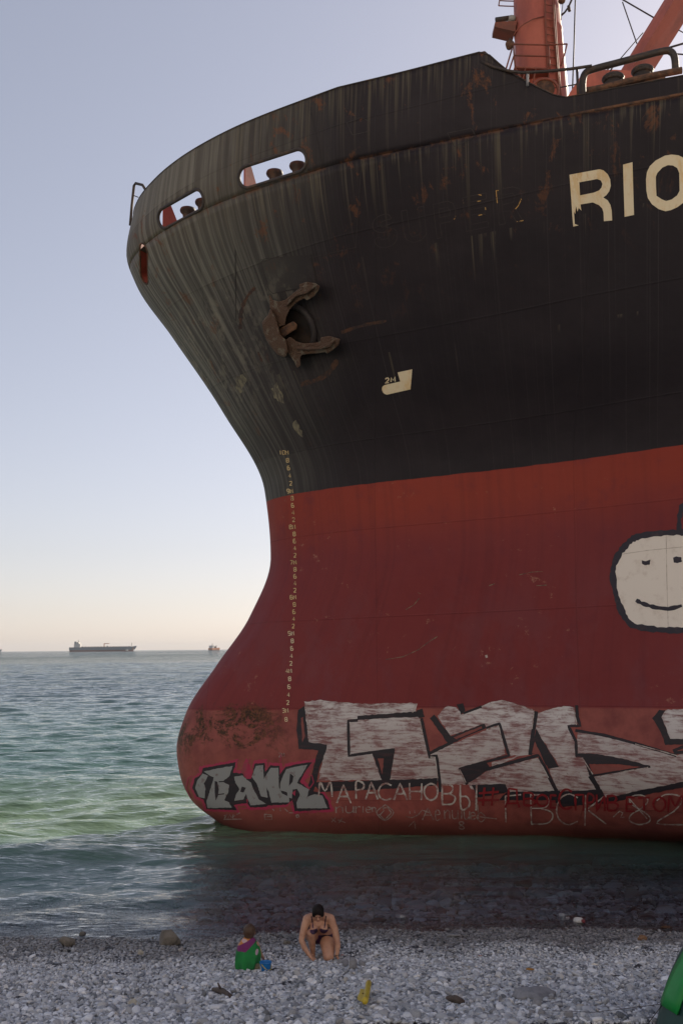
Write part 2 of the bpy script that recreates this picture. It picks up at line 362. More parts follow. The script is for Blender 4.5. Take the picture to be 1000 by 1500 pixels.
HZ=np.array([r[0] for r in HT]); HX=np.array([r[1] for r in HT]); HB=np.array([r[2] for r in HT])
def pchip(x,y,q):
    x=np.asarray(x,float);y=np.asarray(y,float);h=np.diff(x);d=np.diff(y)/h
    m=np.zeros(len(x));m[0]=d[0];m[-1]=d[-1]
    for i in range(1,len(x)-1):
        if d[i-1]*d[i]>0:
            w1=2*h[i]+h[i-1];w2=h[i]+2*h[i-1];m[i]=(w1+w2)/(w1/d[i-1]+w2/d[i])
    k=np.clip(np.searchsorted(x,q)-1,0,len(x)-2);s=(q-x[k])/h[k]
    return y[k]*(2*s**3-3*s*s+1)+h[k]*m[k]*(s**3-2*s*s+s)+y[k+1]*(-2*s**3+3*s*s)+h[k]*m[k+1]*(s**3-s*s)
def yc(X): return 29.3-.21*(np.minimum(X,0.)+2.1) 
def row(z): return np.array([pchip(HZ,HB[:,j],np.array([z]))[0] for j in range(len(UG))])
XEND=62.
def station(z,w):
    """port-side points at height z for parameters w in 0..1 (0 = stem)"""
    xs=pchip(HZ,HX,np.array([z]))[0]; u=(XEND-xs)*w**2.3
    t=pchip(np.sqrt(UG),row(z),np.sqrt(u)); X=xs+u
    return X,t

SHIP = empty('cargo_ship', (6.0, 28.9, 0.0), 'huge grounded cargo ship with black over red bow, rust streaks and graffiti', 'ship')
def under(o):
    o.parent = SHIP; o.matrix_parent_inverse = Matrix.Translation(-Vector(SHIP.location)); return o
TRIM = 0.025
th = NT('hull_paint'); p = th.pos(); X_, Y_, Z_ = th.sep(p)
zt = th.math('SUBTRACT', Z_, th.math('MULTIPLY', th.math('ADD', X_, 1.3), TRIM))
zw = th.math('ADD', zt, th.math('MULTIPLY', th.math('SUBTRACT', th.noise(p, 2.2, 3), 0.5), 0.05))
uvn = th.n('ShaderNodeUVMap'); uvn.uv_map = 'flow'; us_ = th.sep(uvn.outputs[0]); fc = th.n('ShaderNodeCombineXYZ'); th.put(fc.inputs[0], us_[0]); th.put(fc.inputs[2], us_[1]); FL = fc.outputs[0]   # girth along the rail, height
n_big = th.noise(th.scale(p, (0.35, 0.35, 0.5)), 1.0, 5, 0.6)
n_med = th.noise(p, 1.6, 7, 0.66)
n_fine = th.noise(p, 14, 6, 0.7)
streak = th.noise(th.scale(FL, (9.0, 9.0, 0.09)), 1.0, 6, 0.66, 0.05)
streak2 = th.noise(th.scale(FL, (24.0, 24.0, 0.05), (3, 7, 1)), 1.0, 3, 0.6, 0.01)
def cell(v, period, off): return th.math('FLOOR', th.math('ADD', th.math('DIVIDE', v, period), off + 0.5))
wn = th.n('ShaderNodeTexWhiteNoise', noise_dimensions='2D'); cx = th.n('ShaderNodeCombineXYZ'); th.put(cx.inputs[0], cell(X_, 4.8, 0.31)); th.put(cx.inputs[1], cell(zt, 2.37, 0.13)); th.put(wn.inputs['Vector'], cx.outputs[0])
plate = wn.outputs['Value']
# bottom paint
red = th.mix(th.step(th.math('ADD', zt, th.math('MULTIPLY', n_big, 1.6)), 7.9, 9.6), (0.185, 0.029, 0.031), (0.25, 0.036, 0.022))
red = th.mix(th.math('MULTIPLY', th.step(n_med, 0.50, 0.72), 0.5), red, (0.15, 0.029, 0.038))
red = th.mix(th.math('MULTIPLY', th.step(n_fine, 0.66, 0.74), 0.35), red, (0.34, 0.16, 0.13))
low = th.mix(th.step(n_med, 0.35, 0.68), (0.27, 0.075, 0.062), (0.18, 0.046, 0.043))
low = th.mix(th.math('MULTIPLY', th.step(n_fine, 0.62, 0.72), 0.4), low, (0.07, 0.03, 0.025))
red = th.mix(th.math('MULTIPLY', plate, 0.22), red, th.mix(1.0, red, (0.72, 0.72, 0.78), 'MULTIPLY'))
vert = th.noise(th.scale(FL, (3.2, 3.2, 0.06), (1, 4, 2)), 1.0, 6, 0.7)
red = th.mix(th.math('MULTIPLY', th.step(vert, 0.46, 0.66), 0.30), red, th.mix(1.0, red, (0.62, 0.70, 0.80), 'MULTIPLY'))
mauve = th.math('MULTIPLY', th.step(th.noise(th.scale(p, (0.7, 0.7, 0.5), (7, 7, 7)), 1.0, 7, 0.72), 0.46, 0.60), th.step(zt, 7.4, 5.2))
red = th.mix(th.math('MULTIPLY', mauve, 0.42), red, (0.165, 0.045, 0.055))
scuff = th.math('MULTIPLY', th.step(th.noise(th.scale(p, (2.2, 2.2, 3.0), (3, 3, 9)), 1.0, 10, 0.8), 0.605, 0.64), th.step(th.noise(p, 0.55, 2), 0.47, 0.57))
red = th.mix(th.math('MULTIPLY', scuff, 0.6), red, (0.34, 0.17, 0.12))
red = th.mix(th.step(zw, 3.23, 3.17), red, low)
slime = th.step(th.math('ADD', Z_, th.math('MULTIPLY', n_med, 0.7)), 0.85, 0.25)
red = th.mix(th.math('MULTIPLY', slime, 0.6), red, (0.05, 0.022, 0.018))
# topside paint
blk = th.mix(th.step(n_big, 0.35, 0.68), (0.0138, 0.0105, 0.0140), (0.021, 0.0160, 0.0195))
upm = th.step(th.math('ADD', zt, th.math('MULTIPLY', n_big, 3.0)), 14.0, 18.5)
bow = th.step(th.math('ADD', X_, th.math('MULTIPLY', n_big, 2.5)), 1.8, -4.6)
def runs(z0, lmin, lmax, k, thr):      # dirt that trails down the plating from an edge or a seam
    colm = th.noise(th.scale(FL, (k, k, 0.10), (z0, 1, 0)), 1.0, 3, 0.6); ln = th.noise(th.scale(FL, (k * 0.45, k * 0.45, 0.02), (0, z0, 3)), 1.0, 3, 0.6)
    L = th.math('ADD', lmin, th.math('MULTIPLY', th.step(ln, 0.42, 0.72), lmax)); d = th.math('DIVIDE', th.math('SUBTRACT', z0, Z_), L)
    return th.math('MULTIPLY', th.math('MULTIPLY', th.step(colm, thr, thr + 0.10), th.step(d, 1.0, 0.1)), th.math('GREATER_THAN', d, 0.0))
sk = th.math('MAXIMUM', th.math('MAXIMUM', runs(18.45, 0.5, 2.4, 11.0, 0.47), runs(16.62, 0.3, 2.6, 12.0, 0.49)), th.math('MAXIMUM', runs(14.6, 0.1, 1.6, 6.0, 0.58), runs(12.4, 0.1, 2.0, 5.0, 0.60)))
sk = th.math('MULTIPLY', sk, th.step(streak, 0.30, 0.60))
dirt = th.math('MULTIPLY', sk, th.math('ADD', 0.46, th.math('MULTIPLY', bow, 0.30)), clamp=True)
blk = th.mix(dirt, blk, (0.135, 0.115, 0.075))
wear_skylight = th.math('MULTIPLY', th.step(th.noise(th.scale(FL, (5.0, 5.0, 0.13)), 1.0, 6, 0.66, 0.03), 0.42, 0.64), bow)
blk = th.mix(th.math('MULTIPLY', bow, th.math('ADD', 0.42, th.math('MULTIPLY', plate, 0.42))), blk, (0.14, 0.135, 0.115))  # bow lightened for worn grey paint and painted-in sky light together
blk = th.mix(th.math('MULTIPLY', wear_skylight, 0.68), blk, (0.255, 0.245, 0.21))
blk = th.mix(th.math('MULTIPLY', th.math('MULTIPLY', th.step(streak2, 0.56, 0.72), th.math('ADD', 0.35, bow)), 0.30), blk, (0.16, 0.15, 0.14))
patchz = th.math('MULTIPLY', th.math('MULTIPLY', th.step(zt, 11.2, 12.4), th.step(zt, 15.2, 14.3)), bow)
chip = th.step(th.noise(th.scale(p, (1.6, 1.6, 0.9), (4, 4, 1)), 1.6, 9, 0.74, 0.2), 0.50, 0.60)
blk = th.mix(th.math('MULTIPLY', th.math('MULTIPLY', patchz, chip), 0.62), blk, (0.215, 0.195, 0.150))
blk = th.mix(th.math('MULTIPLY', th.math('MULTIPLY', bow, th.step(zt, 15.5, 17.0)), 0.35), blk, (0.115, 0.085, 0.052))
rustn = th.noise(th.scale(p, (1.0, 1.0, 0.55), (5, 1, 2)), 1.9, 9, 0.72, 0.4)
rustm = th.math('MULTIPLY', th.step(rustn, 0.575, 0.65), th.math('MAXIMUM', upm, th.math('MULTIPLY', bow, 0.9)))
blk = th.mix(th.math('MULTIPLY', rustm, 0.75), blk, (0.125, 0.048, 0.020))
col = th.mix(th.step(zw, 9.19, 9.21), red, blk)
# chafed, rust-pitted patches at the top of the bulb and along the stem
rb = th.math('MULTIPLY', th.step(X_, -0.9, -2.6), th.math('MULTIPLY', th.step(zt, 1.5, 2.5), th.step(zt, 3.6, 3.1)))
rb = th.math('MULTIPLY', rb, th.step(th.noise(th.scale(p, (1.0, 1.0, 1.3), (2.4, 0, 4)), 1.05, 10, 0.78, 0.4), 0.50, 0.57))
col = th.mix(rb, col, th.mix(th.step(n_fine, 0.42, 0.62), (0.030, 0.016, 0.011), (0.125, 0.050, 0.020)))
# weld seams between the plates
def seam(v, period, w, off=0.0):
    q = th.math('ABSOLUTE', th.math('SUBTRACT', th.math('FRACT', th.math('ADD', th.math('DIVIDE', v, period), off)), 0.5))
    return th.step(q, w / period, 0.0)
seams = th.math('MAXIMUM', seam(zt, 2.37, 0.030, 0.13), seam(X_, 4.8, 0.030, 0.31))
col = th.mix(th.math('MULTIPLY', seams, 0.22), col, th.mix(1.0, col, (0.45, 0.40, 0.38), 'MULTIPLY'))
seam_r = th.math('MULTIPLY', seam(Z_, 30.0, 0.07, 0.5 - 16.64 / 30.0), th.step(th.noise(p, 3.0, 6, 0.7), 0.45, 0.6))
col = th.mix(th.math('MULTIPLY', seam_r, 0.8), col, (0.13, 0.06, 0.03))
dent = th.math('SINE', th.math('MULTIPLY', X_, 7.6)); dent2 = th.math('SINE', th.math('MULTIPLY', zt, 5.2))
hgt = th.math('ADD', th.math('MULTIPLY', th.math('MULTIPLY', dent, dent2), 0.16), th.math('MULTIPLY', th.noise(p, 0.9, 3), 1.4))
nr = th.bump(hgt, 0.36, 0.05)
nr = th.bump(th.math('ADD', th.math('MULTIPLY', seams, 0.8), th.math('MULTIPLY', n_fine, 0.5)), 0.7, 0.008, nr)
rough = th.math('ADD', 0.50, th.math('MULTIPLY', n_med, 0.22))
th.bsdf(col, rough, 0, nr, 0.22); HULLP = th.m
RUST = paint('rusty_iron', (0.16, 0.075, 0.038), (0.055, 0.032, 0.024), 5.0, 0.8, 0.4, 0.62, 0.8, bd=0.02)
ANCH = paint('anchor_iron', (0.095, 0.046, 0.026), (0.150, 0.122, 0.090), 4.5, 0.65, 0.52, 0.60, 1.0, bd=0.06)
DARKM = paint('dark_steel', (0.030, 0.026, 0.026), (0.085, 0.050, 0.030), 4.0, 0.6, 0.48, 0.68, 0.4)
REDIN = paint('red_bulwark_inside', (0.30, 0.065, 0.045), (0.22, 0.05, 0.035), 2.0, 0.55)
CRANE = paint('crane_red', (0.42, 0.110, 0.072), (0.29, 0.080, 0.056), 1.4, 0.55, 0.44, 0.66, 0.1, stretch=(1, 1, 0.4))
CRANED = paint('crane_rail_red', (0.22, 0.06, 0.035), (0.14, 0.05, 0.03), 3.0, 0.6)
DECKM = paint('deck_paint', (0.12, 0.05, 0.04), (0.08, 0.05, 0.04), 1.0, 0.8)

X17, T17 = station(17.2, np.linspace(0, 1, 600)); S17 = np.concatenate([[0], np.cumsum(np.hypot(np.diff(X17), np.diff(yc(X17) - T17)))])
def flow_uv(me, pts):
    """lay a UV map that follows the way water runs down the flared plating"""
    P = np.asarray(pts, float); xs = pchip(HZ, HX, np.clip(P[:, 2], HZ[0], HZ[-1])); d = np.maximum(P[:, 0] - xs, 0)
    s = np.interp(P[:, 0] - (xs - X17[0]) * np.exp(-d / 4.0), X17, S17); s = np.where(P[:, 1] > yc(P[:, 0]), -s, s)
    uv = me.uv_layers.new(name='flow'); li = np.empty(len(me.loops), np.int32); me.loops.foreach_get('vertex_index', li)
    uv.data.foreach_set('uv', np.stack([s, P[:, 2]], 1)[li].astype(np.float32).ravel())
NW = 210; W_ = np.linspace(0, 1, NW)
def full_rows(zs, ztop=None):
    rows = []
    for z in zs:
        X, T = station(z, W_); cy = yc(X)
        star = np.stack([X, cy + T, np.full_like(X, z)], 1)[::-1]; port = np.stack([X, cy - T, np.full_like(X, z)], 1)
        rows.append(np.concatenate([star[:-1], port]))
    return np.array(rows)
ZD = 16.64
zs = np.concatenate([np.linspace(-0.55, 3.4, 40), np.linspace(3.4, ZD, 76)[1:]])
HR = full_rows(zs); nr_, ncol = HR.shape[:2]
V = HR.reshape(-1, 3); Q = grid_quads(nr_, ncol)
half = NW - 1
def cap(r, flip):
    q = []
    for i in range(half - 1):
        a, b = r * ncol + i, r * ncol + i + 1; c_, d_ = r * ncol + (ncol - 2 - i), r * ncol + (ncol - 1 - i)
        q.append((a, b, c_, d_) if flip else (d_, c_, b, a))
    return q
bott = cap(0, True) + cap(nr_ - 1, False)
tran = [(i * ncol, (i + 1) * ncol, (i + 2) * ncol - 1, (i + 1) * ncol - 1) for i in range(nr_ - 1)]
me = np_mesh('hull', V, np.concatenate([Q[:, ::-1], np.array(bott), np.array(tran)]))
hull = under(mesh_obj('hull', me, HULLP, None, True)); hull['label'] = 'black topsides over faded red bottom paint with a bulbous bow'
bm = bmesh.new(); bm.from_mesh(me); bmesh.ops.recalc_face_normals(bm, faces=bm.faces); bm.to_mesh(me); bm.free(); flow_uv(me, [v.co for v in me.vertices])
me = np_mesh('deck', HR[-1] + np.array([0, 0, 0.004]), np.array([(i, i + 1, ncol - 2 - i, ncol - 1 - i) for i in range(half - 1)]))
under(mesh_obj('deck', me, DECKM))

# smooth outer skin used to lay paint marks and fittings on
SK = full_rows(np.concatenate([zs, np.linspace(ZD, 18.32, 12)[1:]]))
SKQ = grid_quads(SK.shape[0], ncol)
BVH = BVHTree.FromPolygons([tuple(v) for v in SK.reshape(-1, 3)], [tuple(q) for q in SKQ], epsilon=0.0)
CV = Vector(CAM)
def onhull(x, y, off=0.0):
    d = Vector(ray(x, y)); h, n_, i, dist = BVH.ray_cast(CV, d)
    if h is None: return None, None
    if n_.dot(d) > 0: n_ = -n_
    return h + n_ * off, n_

# ------------------------------------------------------------------ bulwark with its fairlead openings
def topz(X):
    return np.interp(X, [-9, 3.25, 3.45, 3.8, 4.2, 4.6, 4.95, 5.15, 99], [18.30, 18.40, 18.22, 17.90, 17.64, 17.38, 17.15, 17.06, 17.06])
NB = 14; wmax = ((30 + 6.6) / (XEND + 6.6)) ** (1 / 2.3); wb_ = np.linspace(0, wmax, 330)
outer = []
for k in range(NB):
    f = k / (NB - 1); cols = []
    X0, T0 = station(17.7, wb_)
    zrow = ZD + 0.003 + (topz(X0) - ZD - 0.003) * f
    P = []
    for w, z in zip(wb_, zrow):
        X, T = station(z, np.array([w])); P.append((X[0], yc(X)[0], T[0], z))
    P = np.array(P)
    star = np.stack([P[:, 0], P[:, 1] + P[:, 2], P[:, 3]], 1)[::-1]; port = np.stack([P[:, 0], P[:, 1] - P[:, 2], P[:, 3]], 1)
    outer.append(np.concatenate([star[:-1], port]))
outer = np.array(outer); nbc = outer.shape[1]
dx = np.gradient(outer, axis=1); dz = np.gradient(outer, axis=0); nrm_ = np.cross(dx, dz); nrm_ /= np.linalg.norm(nrm_, axis=2, keepdims=True)
cen = np.array([8.0, 28.9, 17.5]); sg = np.sign(((outer - cen) * nrm_).sum(2, keepdims=True)); nrm_ *= sg
inner = outer - nrm_ * 0.045
Vb = np.concatenate([outer.reshape(-1, 3), inner.reshape(-1, 3)]); o2 = NB * nbc
Qo = grid_quads(NB, nbc); Qi = grid_quads(NB, nbc, o2)[:, ::-1]
rim = []
for i in range(nbc - 1):
    a = (NB - 1) * nbc + i; rim.append((a, a + 1, a + 1 + o2, a + o2)); rim.append((i + 1, i, i + o2, i + 1 + o2))
for k in range(NB - 1):
    a = k * nbc; rim.append((a, a + nbc, a + nbc + o2, a + o2)); a = k * nbc + nbc - 1; rim.append((a + nbc, a, a + o2, a + nbc + o2))
me = np_mesh('bulwark', Vb, np.concatenate([Qo, Qi, np.array(rim)]))
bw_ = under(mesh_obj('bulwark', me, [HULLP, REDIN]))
me.polygons.foreach_set('material_index', np.concatenate([np.zeros(len(Qo)), np.ones(len(Qi)), np.zeros(len(rim))]).astype(np.int32))
bm = bmesh.new(); bm.from_mesh(me); bmesh.ops.recalc_face_normals(bm, faces=bm.faces); bm.to_mesh(me); bm.free(); flow_uv(me, [v.co for v in me.vertices])
def frame_at(pt, n_):
    h = Vector((0, 0, 1)).cross(n_).normalized(); return h, n_.cross(h).normalized()
def stadium(hw, hh, k=10):
    pts = []
    for s, a0 in ((1, -90), (-1, 90)):
        for j in range(k + 1):
            a = math.radians(a0 + 180 * j / k); pts.append((s * (hw - hh) + hh * math.cos(a), hh * math.sin(a)))
    return pts
chocks = []
def chock(px, py, hw, hh, tilt, label, starboard=False):
    c_, n_ = onhull(px, py)
    if starboard:
        c_ = Vector((c_.x, 2 * float(yc(np.array([c_.x]))[0]) - c_.y, c_.z)); n_ = Vector((n_.x, -n_.y, n_.z))
    chocks.append((c_, n_, hw, hh, tilt, label))
chock(397.5, 247.5, 1.06, 0.262, 0.0, 'long oval rope opening, the nearest to the ship name')
chock(262, 307, 1.06, 0.262, 0.0, 'long oval rope opening nearer the stem')
chock(397.5, 247.5, 1.06, 0.262, 0.0, 'rope opening on the far side', True)
chock(262, 307, 1.06, 0.262, 0.0, 'rope opening on the far side', True)
chock(210.5, 387, 0.66, 0.22, 0.72, 'narrow oval rope opening close to the stem, seen edge-on')
cutters = []
for c_, n_, hw, hh, tl, lb in chocks:
    h, v = frame_at(c_, n_); h, v = h * math.cos(tl) + v * math.sin(tl), v * math.cos(tl) - h * math.sin(tl); bm = bmesh.new(); rings = []
    for dd in ((-1.0, 0.9) if tl == 0 else (-0.30, 0.5)):
        rings.append([bm.verts.new(c_ + n_ * dd + h * a + v * b) for a, b in stadium(hw, hh)])
    m_ = len(rings[0])
    for i in range(m_): bm.faces.new((rings[0][i], rings[0][(i + 1) % m_], rings[1][(i + 1) % m_], rings[1][i]))
    bm.faces.new(list(reversed(rings[0]))); bm.faces.new(rings[1]); bmesh.ops.recalc_face_normals(bm, faces=bm.faces)
    cu = bm_obj('cutter', bm, REDIN if tl else None); cutters.append(cu)
    if tl:                                            # the opening by the stem is let into the plating below the bulwark
        hull.data.materials.append(REDIN); mh = hull.modifiers.new('cut', 'BOOLEAN'); mh.operation = 'DIFFERENCE'; mh.solver = 'EXACT'; mh.object = cu; mh.material_mode = 'TRANSFER'
    mo = bw_.modifiers.new('cut', 'BOOLEAN'); mo.operation = 'DIFFERENCE'; mo.solver = 'EXACT'; mo.object = cu
baked(bw_); baked(hull)
for cu in cutters: bpy.data.objects.remove(cu, do_unlink=True)
for c_, n_, hw, hh, tl, lb in chocks:
    h, v = frame_at(c_, n_); h, v = h * math.cos(tl) + v * math.sin(tl), v * math.cos(tl) - h * math.sin(tl); path = []
    for a, b in stadium(hw + 0.01, hh + 0.01, 9):
        q = c_ + h * a + v * b; hit, nn, i_, ds = BVH.ray_cast(q + n_ * 1.5, -n_); path.append((hit if hit else q) - n_ * 0.01)
    r_ = under(tube_obj('chock_rim', path, 0.048 if tl == 0 else 0.030, DARKM if tl == 0 else RUST, None, 8, True)); r_['label'] = lb  # the stem opening's rust-orange rim stands in for sunlight on its edge
# rail along the top of the bulwark
wr_ = wb_[wb_ <= ((3.25 + 6.6) / (XEND + 6.6)) ** (1 / 2.3)]
path = [Vector(q) for q in outer[-1]][::2]
under(tube_obj('bulwark_rail', path, 0.016, DARKM, None, 6))
# stays (red triangular brackets) behind the bulwark
def inward(X, dist, side=-1):
    z = ZD; xs = pchip(HZ, HX, np.array([z]))[0]; w = ((X - xs) / (XEND - xs)) ** (1 / 2.3)
    Xa, Ta = station(z, np.array([w, w + 0.004])); A = np.array([Xa[0], yc(Xa)[0] + side * Ta[0]]); B = np.array([Xa[1], yc(Xa)[1] + side * Ta[1]])
    tt = (B - A) / np.linalg.norm(B - A); nn = np.array([-tt[1], tt[0]]) * (1 if side < 0 else -1)
    return Vector((A[0] + nn[0] * dist, A[1] + nn[1] * dist, z)), Vector((nn[0], nn[1], 0)), Vector((tt[0], tt[1], 0))
def stay(X, side=-1):
    b, nn, tt = inward(X, 0.06, side); bm = bmesh.new(); f = []
    for s in (-0.02, 0.02):
        f.append([bm.verts.new(b + tt * s + nn * a + Vector((0, 0, z))) for a, z in ((0, 0.01), (0.78, 0.01), (0.62, 0.16), (0.12, 1.16), (0, 1.16))])
    bm.faces.new(f[0]); bm.faces.new(list(reversed(f[1])))
    for i in range(5): bm.faces.new((f[0][i], f[1][i], f[1][(i + 1) % 5], f[0][(i + 1) % 5]))
    bmesh.ops.recalc_face_normals(bm, faces=bm.faces); under(bm_obj('bulwark_stay', bm, REDIN))
def roller(X, side=-1, dist=0.42, base=0.0, lab=None):
    b, nn, tt = inward(X, dist, side); bm = bmesh.new(); z = b.z + base
    prof = [(0.24, 0), (0.24, 0.08), (0.15, 0.14), (0.135, 0.42), (0.15, 0.52), (0.21, 0.58), (0.225, 0.63), (0.21, 0.68), (0.10, 0.71), (0, 0.715)]
    seg = 24; rings = [[bm.verts.new((b.x + r * math.cos(6.28318 * k / seg), b.y + r * math.sin(6.28318 * k / seg), z + h_)) for k in range(seg)] for r, h_ in prof[:-1]]
    top = bm.verts.new((b.x, b.y, z + prof[-1][1]))
    for A, B in zip(rings, rings[1:]):
        for k in range(seg): bm.faces.new((A[k], A[(k + 1) % seg], B[(k + 1) % seg], B[k]))
    for k in range(seg): bm.faces.new((rings[-1][k], rings[-1][(k + 1) % seg], top))
    bm.faces.new(list(reversed(rings[0])))
    return under(bm_obj('rope_roller', bm, DARKM, None, True))
for c_, n_, hw, hh, tl, lb in chocks[:2]:
    h, v = frame_at(c_, n_)
    left = c_ - (h if h.x > 0 else -h) * (hw - 0.12); stay(left.x); 
    for fr in (-0.22, 0.52):
        q = c_ + (h if h.x > 0 else -h) * fr; roller(q.x, -1, 0.42, -0.10)
stay(2.6); stay(4.2); stay(0.9)
for X in (-1.2, 2.0, -4.5): stay(X, 1)

# ------------------------------------------------------------------ paint marks laid on the plating
def project_bm(bm, off):
    dead = []
    for v in bm.verts:
        q, n_ = onhull(v.co.x, v.co.y, off)
        if q is None: dead.append(v)
        else: v.co = q
    if dead: bmesh.ops.delete(bm, geom=dead, context='VERTS')
    # keep the painted side outwards
    for f in bm.faces:
        f.normal_update()
        if f.normal.dot(CV - f.calc_center_median()) < 0: f.normal_flip()
def refine(bm, L):
    for _ in range(9):
        lg = [e for e in bm.edges if e.calc_length() > L]
        if not lg: break
        bmesh.ops.subdivide_edges(bm, edges=lg, cuts=1, use_grid_fill=False)
        bmesh.ops.triangulate(bm, faces=[f for f in bm.faces if len(f.verts) > 3])
def poly_into(bm, outline, holes=(), rough=0.0, L=8.0):
    loops = []
    for lp in (outline, *holes):
        pts = []
        for i, p in enumerate(lp):
            q = lp[(i + 1) % len(lp)]; d = math.hypot(q[0] - p[0], q[1] - p[1]); k = max(1, int(d / (L * 0.5))) if rough else 1
            for j in range(k):
                t_ = j / k; jx = random.uniform(-rough, rough) if j or rough > 0.5 else 0; jy = random.uniform(-rough, rough) if j or rough > 0.5 else 0
                pts.append(Vector((p[0] + (q[0] - p[0]) * t_ + jx, p[1] + (q[1] - p[1]) * t_ + jy, 0)))
        loops.append(pts)
    tris = tessellate_polygon(loops); flat = [p for lp in loops for p in lp]
    vs = [bm.verts.new(p) for p in flat]
    for a in tris:
        try: bm.faces.new([vs[i] for i in a])
        except ValueError: pass
def stroke_into(bm, pts, w, L=4.0, rough=0.0, taper=False):
    P = [Vector((p[0], p[1], 0)) for p in pts]; R = [P[0]]
    for a, b in zip(P, P[1:]):
        k = max(1, int((b - a).length / L)); R += [a.lerp(b, (j + 1) / k) for j in range(k)]
    prev = None; n_ = len(R)
    for i, p in enumerate(R):
        a = R[max(0, i - 1)]; b = R[min(n_ - 1, i + 1)]; tt = (b - a)
        tt = tt.normalized() if tt.length > 1e-6 else Vector((1, 0, 0)); nn = Vector((-tt.y, tt.x, 0))
        ww = w * 0.5 * (1 + random.uniform(-rough, rough))
        if taper: ww *= 0.35 + 0.65 * math.sin(math.pi * min(1, max(0.08, i / max(1, n_ - 1))))
        cur = (bm.verts.new(p + nn * ww), bm.verts.new(p - nn * ww))
        if prev: bm.faces.new((prev[0], cur[0], cur[1], prev[1]))
        prev = cur
def mark(name, mat, off, polys=(), strokes=(), w=1.5, L=8.0, rough=0.0, label=None, srough=0.0, split=False):
    if split:
        for pg in polys: mark(name, mat, off, [pg], (), w, L, rough, label, srough)
        for st in strokes: mark(name, mat, off, (), [st], w, L, rough, label, srough)
        return
    bm = bmesh.new()
    for pg in polys:
        if isinstance(pg[0][0], (list, tuple)): poly_into(bm, pg[0], pg[1:], rough, L)
        else: poly_into(bm, pg, (), rough, L)
    refine(bm, L)
    for st in strokes:
        ww = w
        if isinstance(st[0], (int, float)): ww, st = st[0], st[1:]
        stroke_into(bm, st, ww, min(4.0, L), srough)
    project_bm(bm, off)
    o = under(bm_obj(name, bm, mat, None, True))
    if label: o['label'] = label
    return o
def flatpaint(name, col, worn, lo=0.55, hi=0.62, sc=3.0, stretch=(1, 1, 1), f=1.0, rough=0.6, f2=0.0, col2=None):
    t = NT(name); p = t.pos(); c = col
    if col2: c = t.mix(t.math('MULTIPLY', t.step(t.noise(t.scale(p, (3.0, 3.0, 0.15)), 1.6, 6, 0.7), 0.46, 0.66), f2), col, col2)
    m_ = t.step(t.noise(t.scale(p, stretch), sc, 8, 0.72, 0.2), lo, hi)
    c = t.mix(t.math('MULTIPLY', m_, f), c, worn)
    t.bsdf(c, rough, 0, None, 0.3); return t.m
CREAM = flatpaint('cream_letter_paint', (0.66, 0.57, 0.40), (0.50, 0.27, 0.08), 0.56, 0.68, 1.6, (2, 2, 0.35), 0.5, 0.6, 0.5, (0.58, 0.36, 0.12))
YMARK = flatpaint('draft_mark_paint', (0.60, 0.45, 0.22), (0.20, 0.08, 0.05), 0.50, 0.62, 7.0, (1, 1, 1), 0.8)
def brushed(name, col, under_, haze_):
    t = NT(name); p = t.pos()
    a = t.noise(t.scale(p, (0.9, 0.9, 6.0)), 2.2, 7, 0.72, 0.5); b = t.noise(t.scale(p, (1.0, 1.0, 1.4), (3, 1, 2)), 1.3, 6, 0.7, 0.8)
    f = t.step(t.math('ADD', t.math('MULTIPLY', a, 0.62), t.math('MULTIPLY', b, 0.38)), 0.43, 0.60)
    c = t.mix(t.step(t.sep(p)[2], 2.5, 3.25), col, haze_)
    c = t.mix(t.math('MULTIPLY', f, 0.92), c, under_)
    c = t.mix(t.math('MULTIPLY', t.step(t.noise(p, 16, 4, 0.7), 0.62, 0.70), 0.6), c, (0.07, 0.03, 0.028))
    t.bsdf(c, 0.6, 0, t.bump(a, 0.1, 0.004), 0.3); return t.m
SILVER = brushed('silver_spray_fill', (0.43, 0.385, 0.375), (0.17, 0.055, 0.055), (0.56, 0.53, 0.53))
GREYF = flatpaint('grey_spray_fill', (0.24, 0.245, 0.245), (0.13, 0.065, 0.06), 0.56, 0.68, 5.0, (1, 1, 1), 0.7)
BLACKS = flatpaint('black_spray', (0.020, 0.017, 0.022), (0.07, 0.028, 0.032), 0.50, 0.70, 2.5, (0.6, 0.6, 4.0), 0.6)
PINKS = flatpaint('pink_spray', (0.34, 0.030, 0.075), (0.22, 0.05, 0.06), 0.48, 0.66, 4.0)
REDS = flatpaint('red_spray', (0.20, 0.012, 0.016), (0.15, 0.03, 0.03), 0.5, 0.7, 4.0)
WHITES = flatpaint('white_brush_paint', (0.46, 0.42, 0.39), (0.18, 0.06, 0.055), 0.42, 0.62, 6.0, (1, 1, 1), 0.85)
DIM = flatpaint('faint_chalk_paint', (0.30, 0.24, 0.22), (0.16, 0.06, 0.05), 0.42, 0.6, 8.0, (1, 1, 1), 0.8)
FACEW = flatpaint('white_face_paint', (0.74, 0.68, 0.62), (0.52, 0.44, 0.38), 0.52, 0.66, 2.2, (1, 1, 1), 0.45)
INK = flatpaint('blue_black_brush', (0.028, 0.026, 0.040), (0.06, 0.04, 0.05), 0.5, 0.7, 4.0)
WELD = flatpaint('weld_bead', (0.032, 0.026, 0.025), (0.022, 0.018, 0.02), 0.45, 0.55, 3.0)
GOLD = flatpaint('old_gold_paint', (0.42, 0.25, 0.08), (0.03, 0.022, 0.022), 0.50, 0.53, 9.0)
HRED = flatpaint('red_hull_gap', (0.22, 0.066, 0.056), (0.155, 0.045, 0.042), 0.4, 0.68, 1.6)
RUSTS = flatpaint('rust_stain', (0.075, 0.034, 0.018), (0.026, 0.018, 0.018), 0.40, 0.56, 5.0)
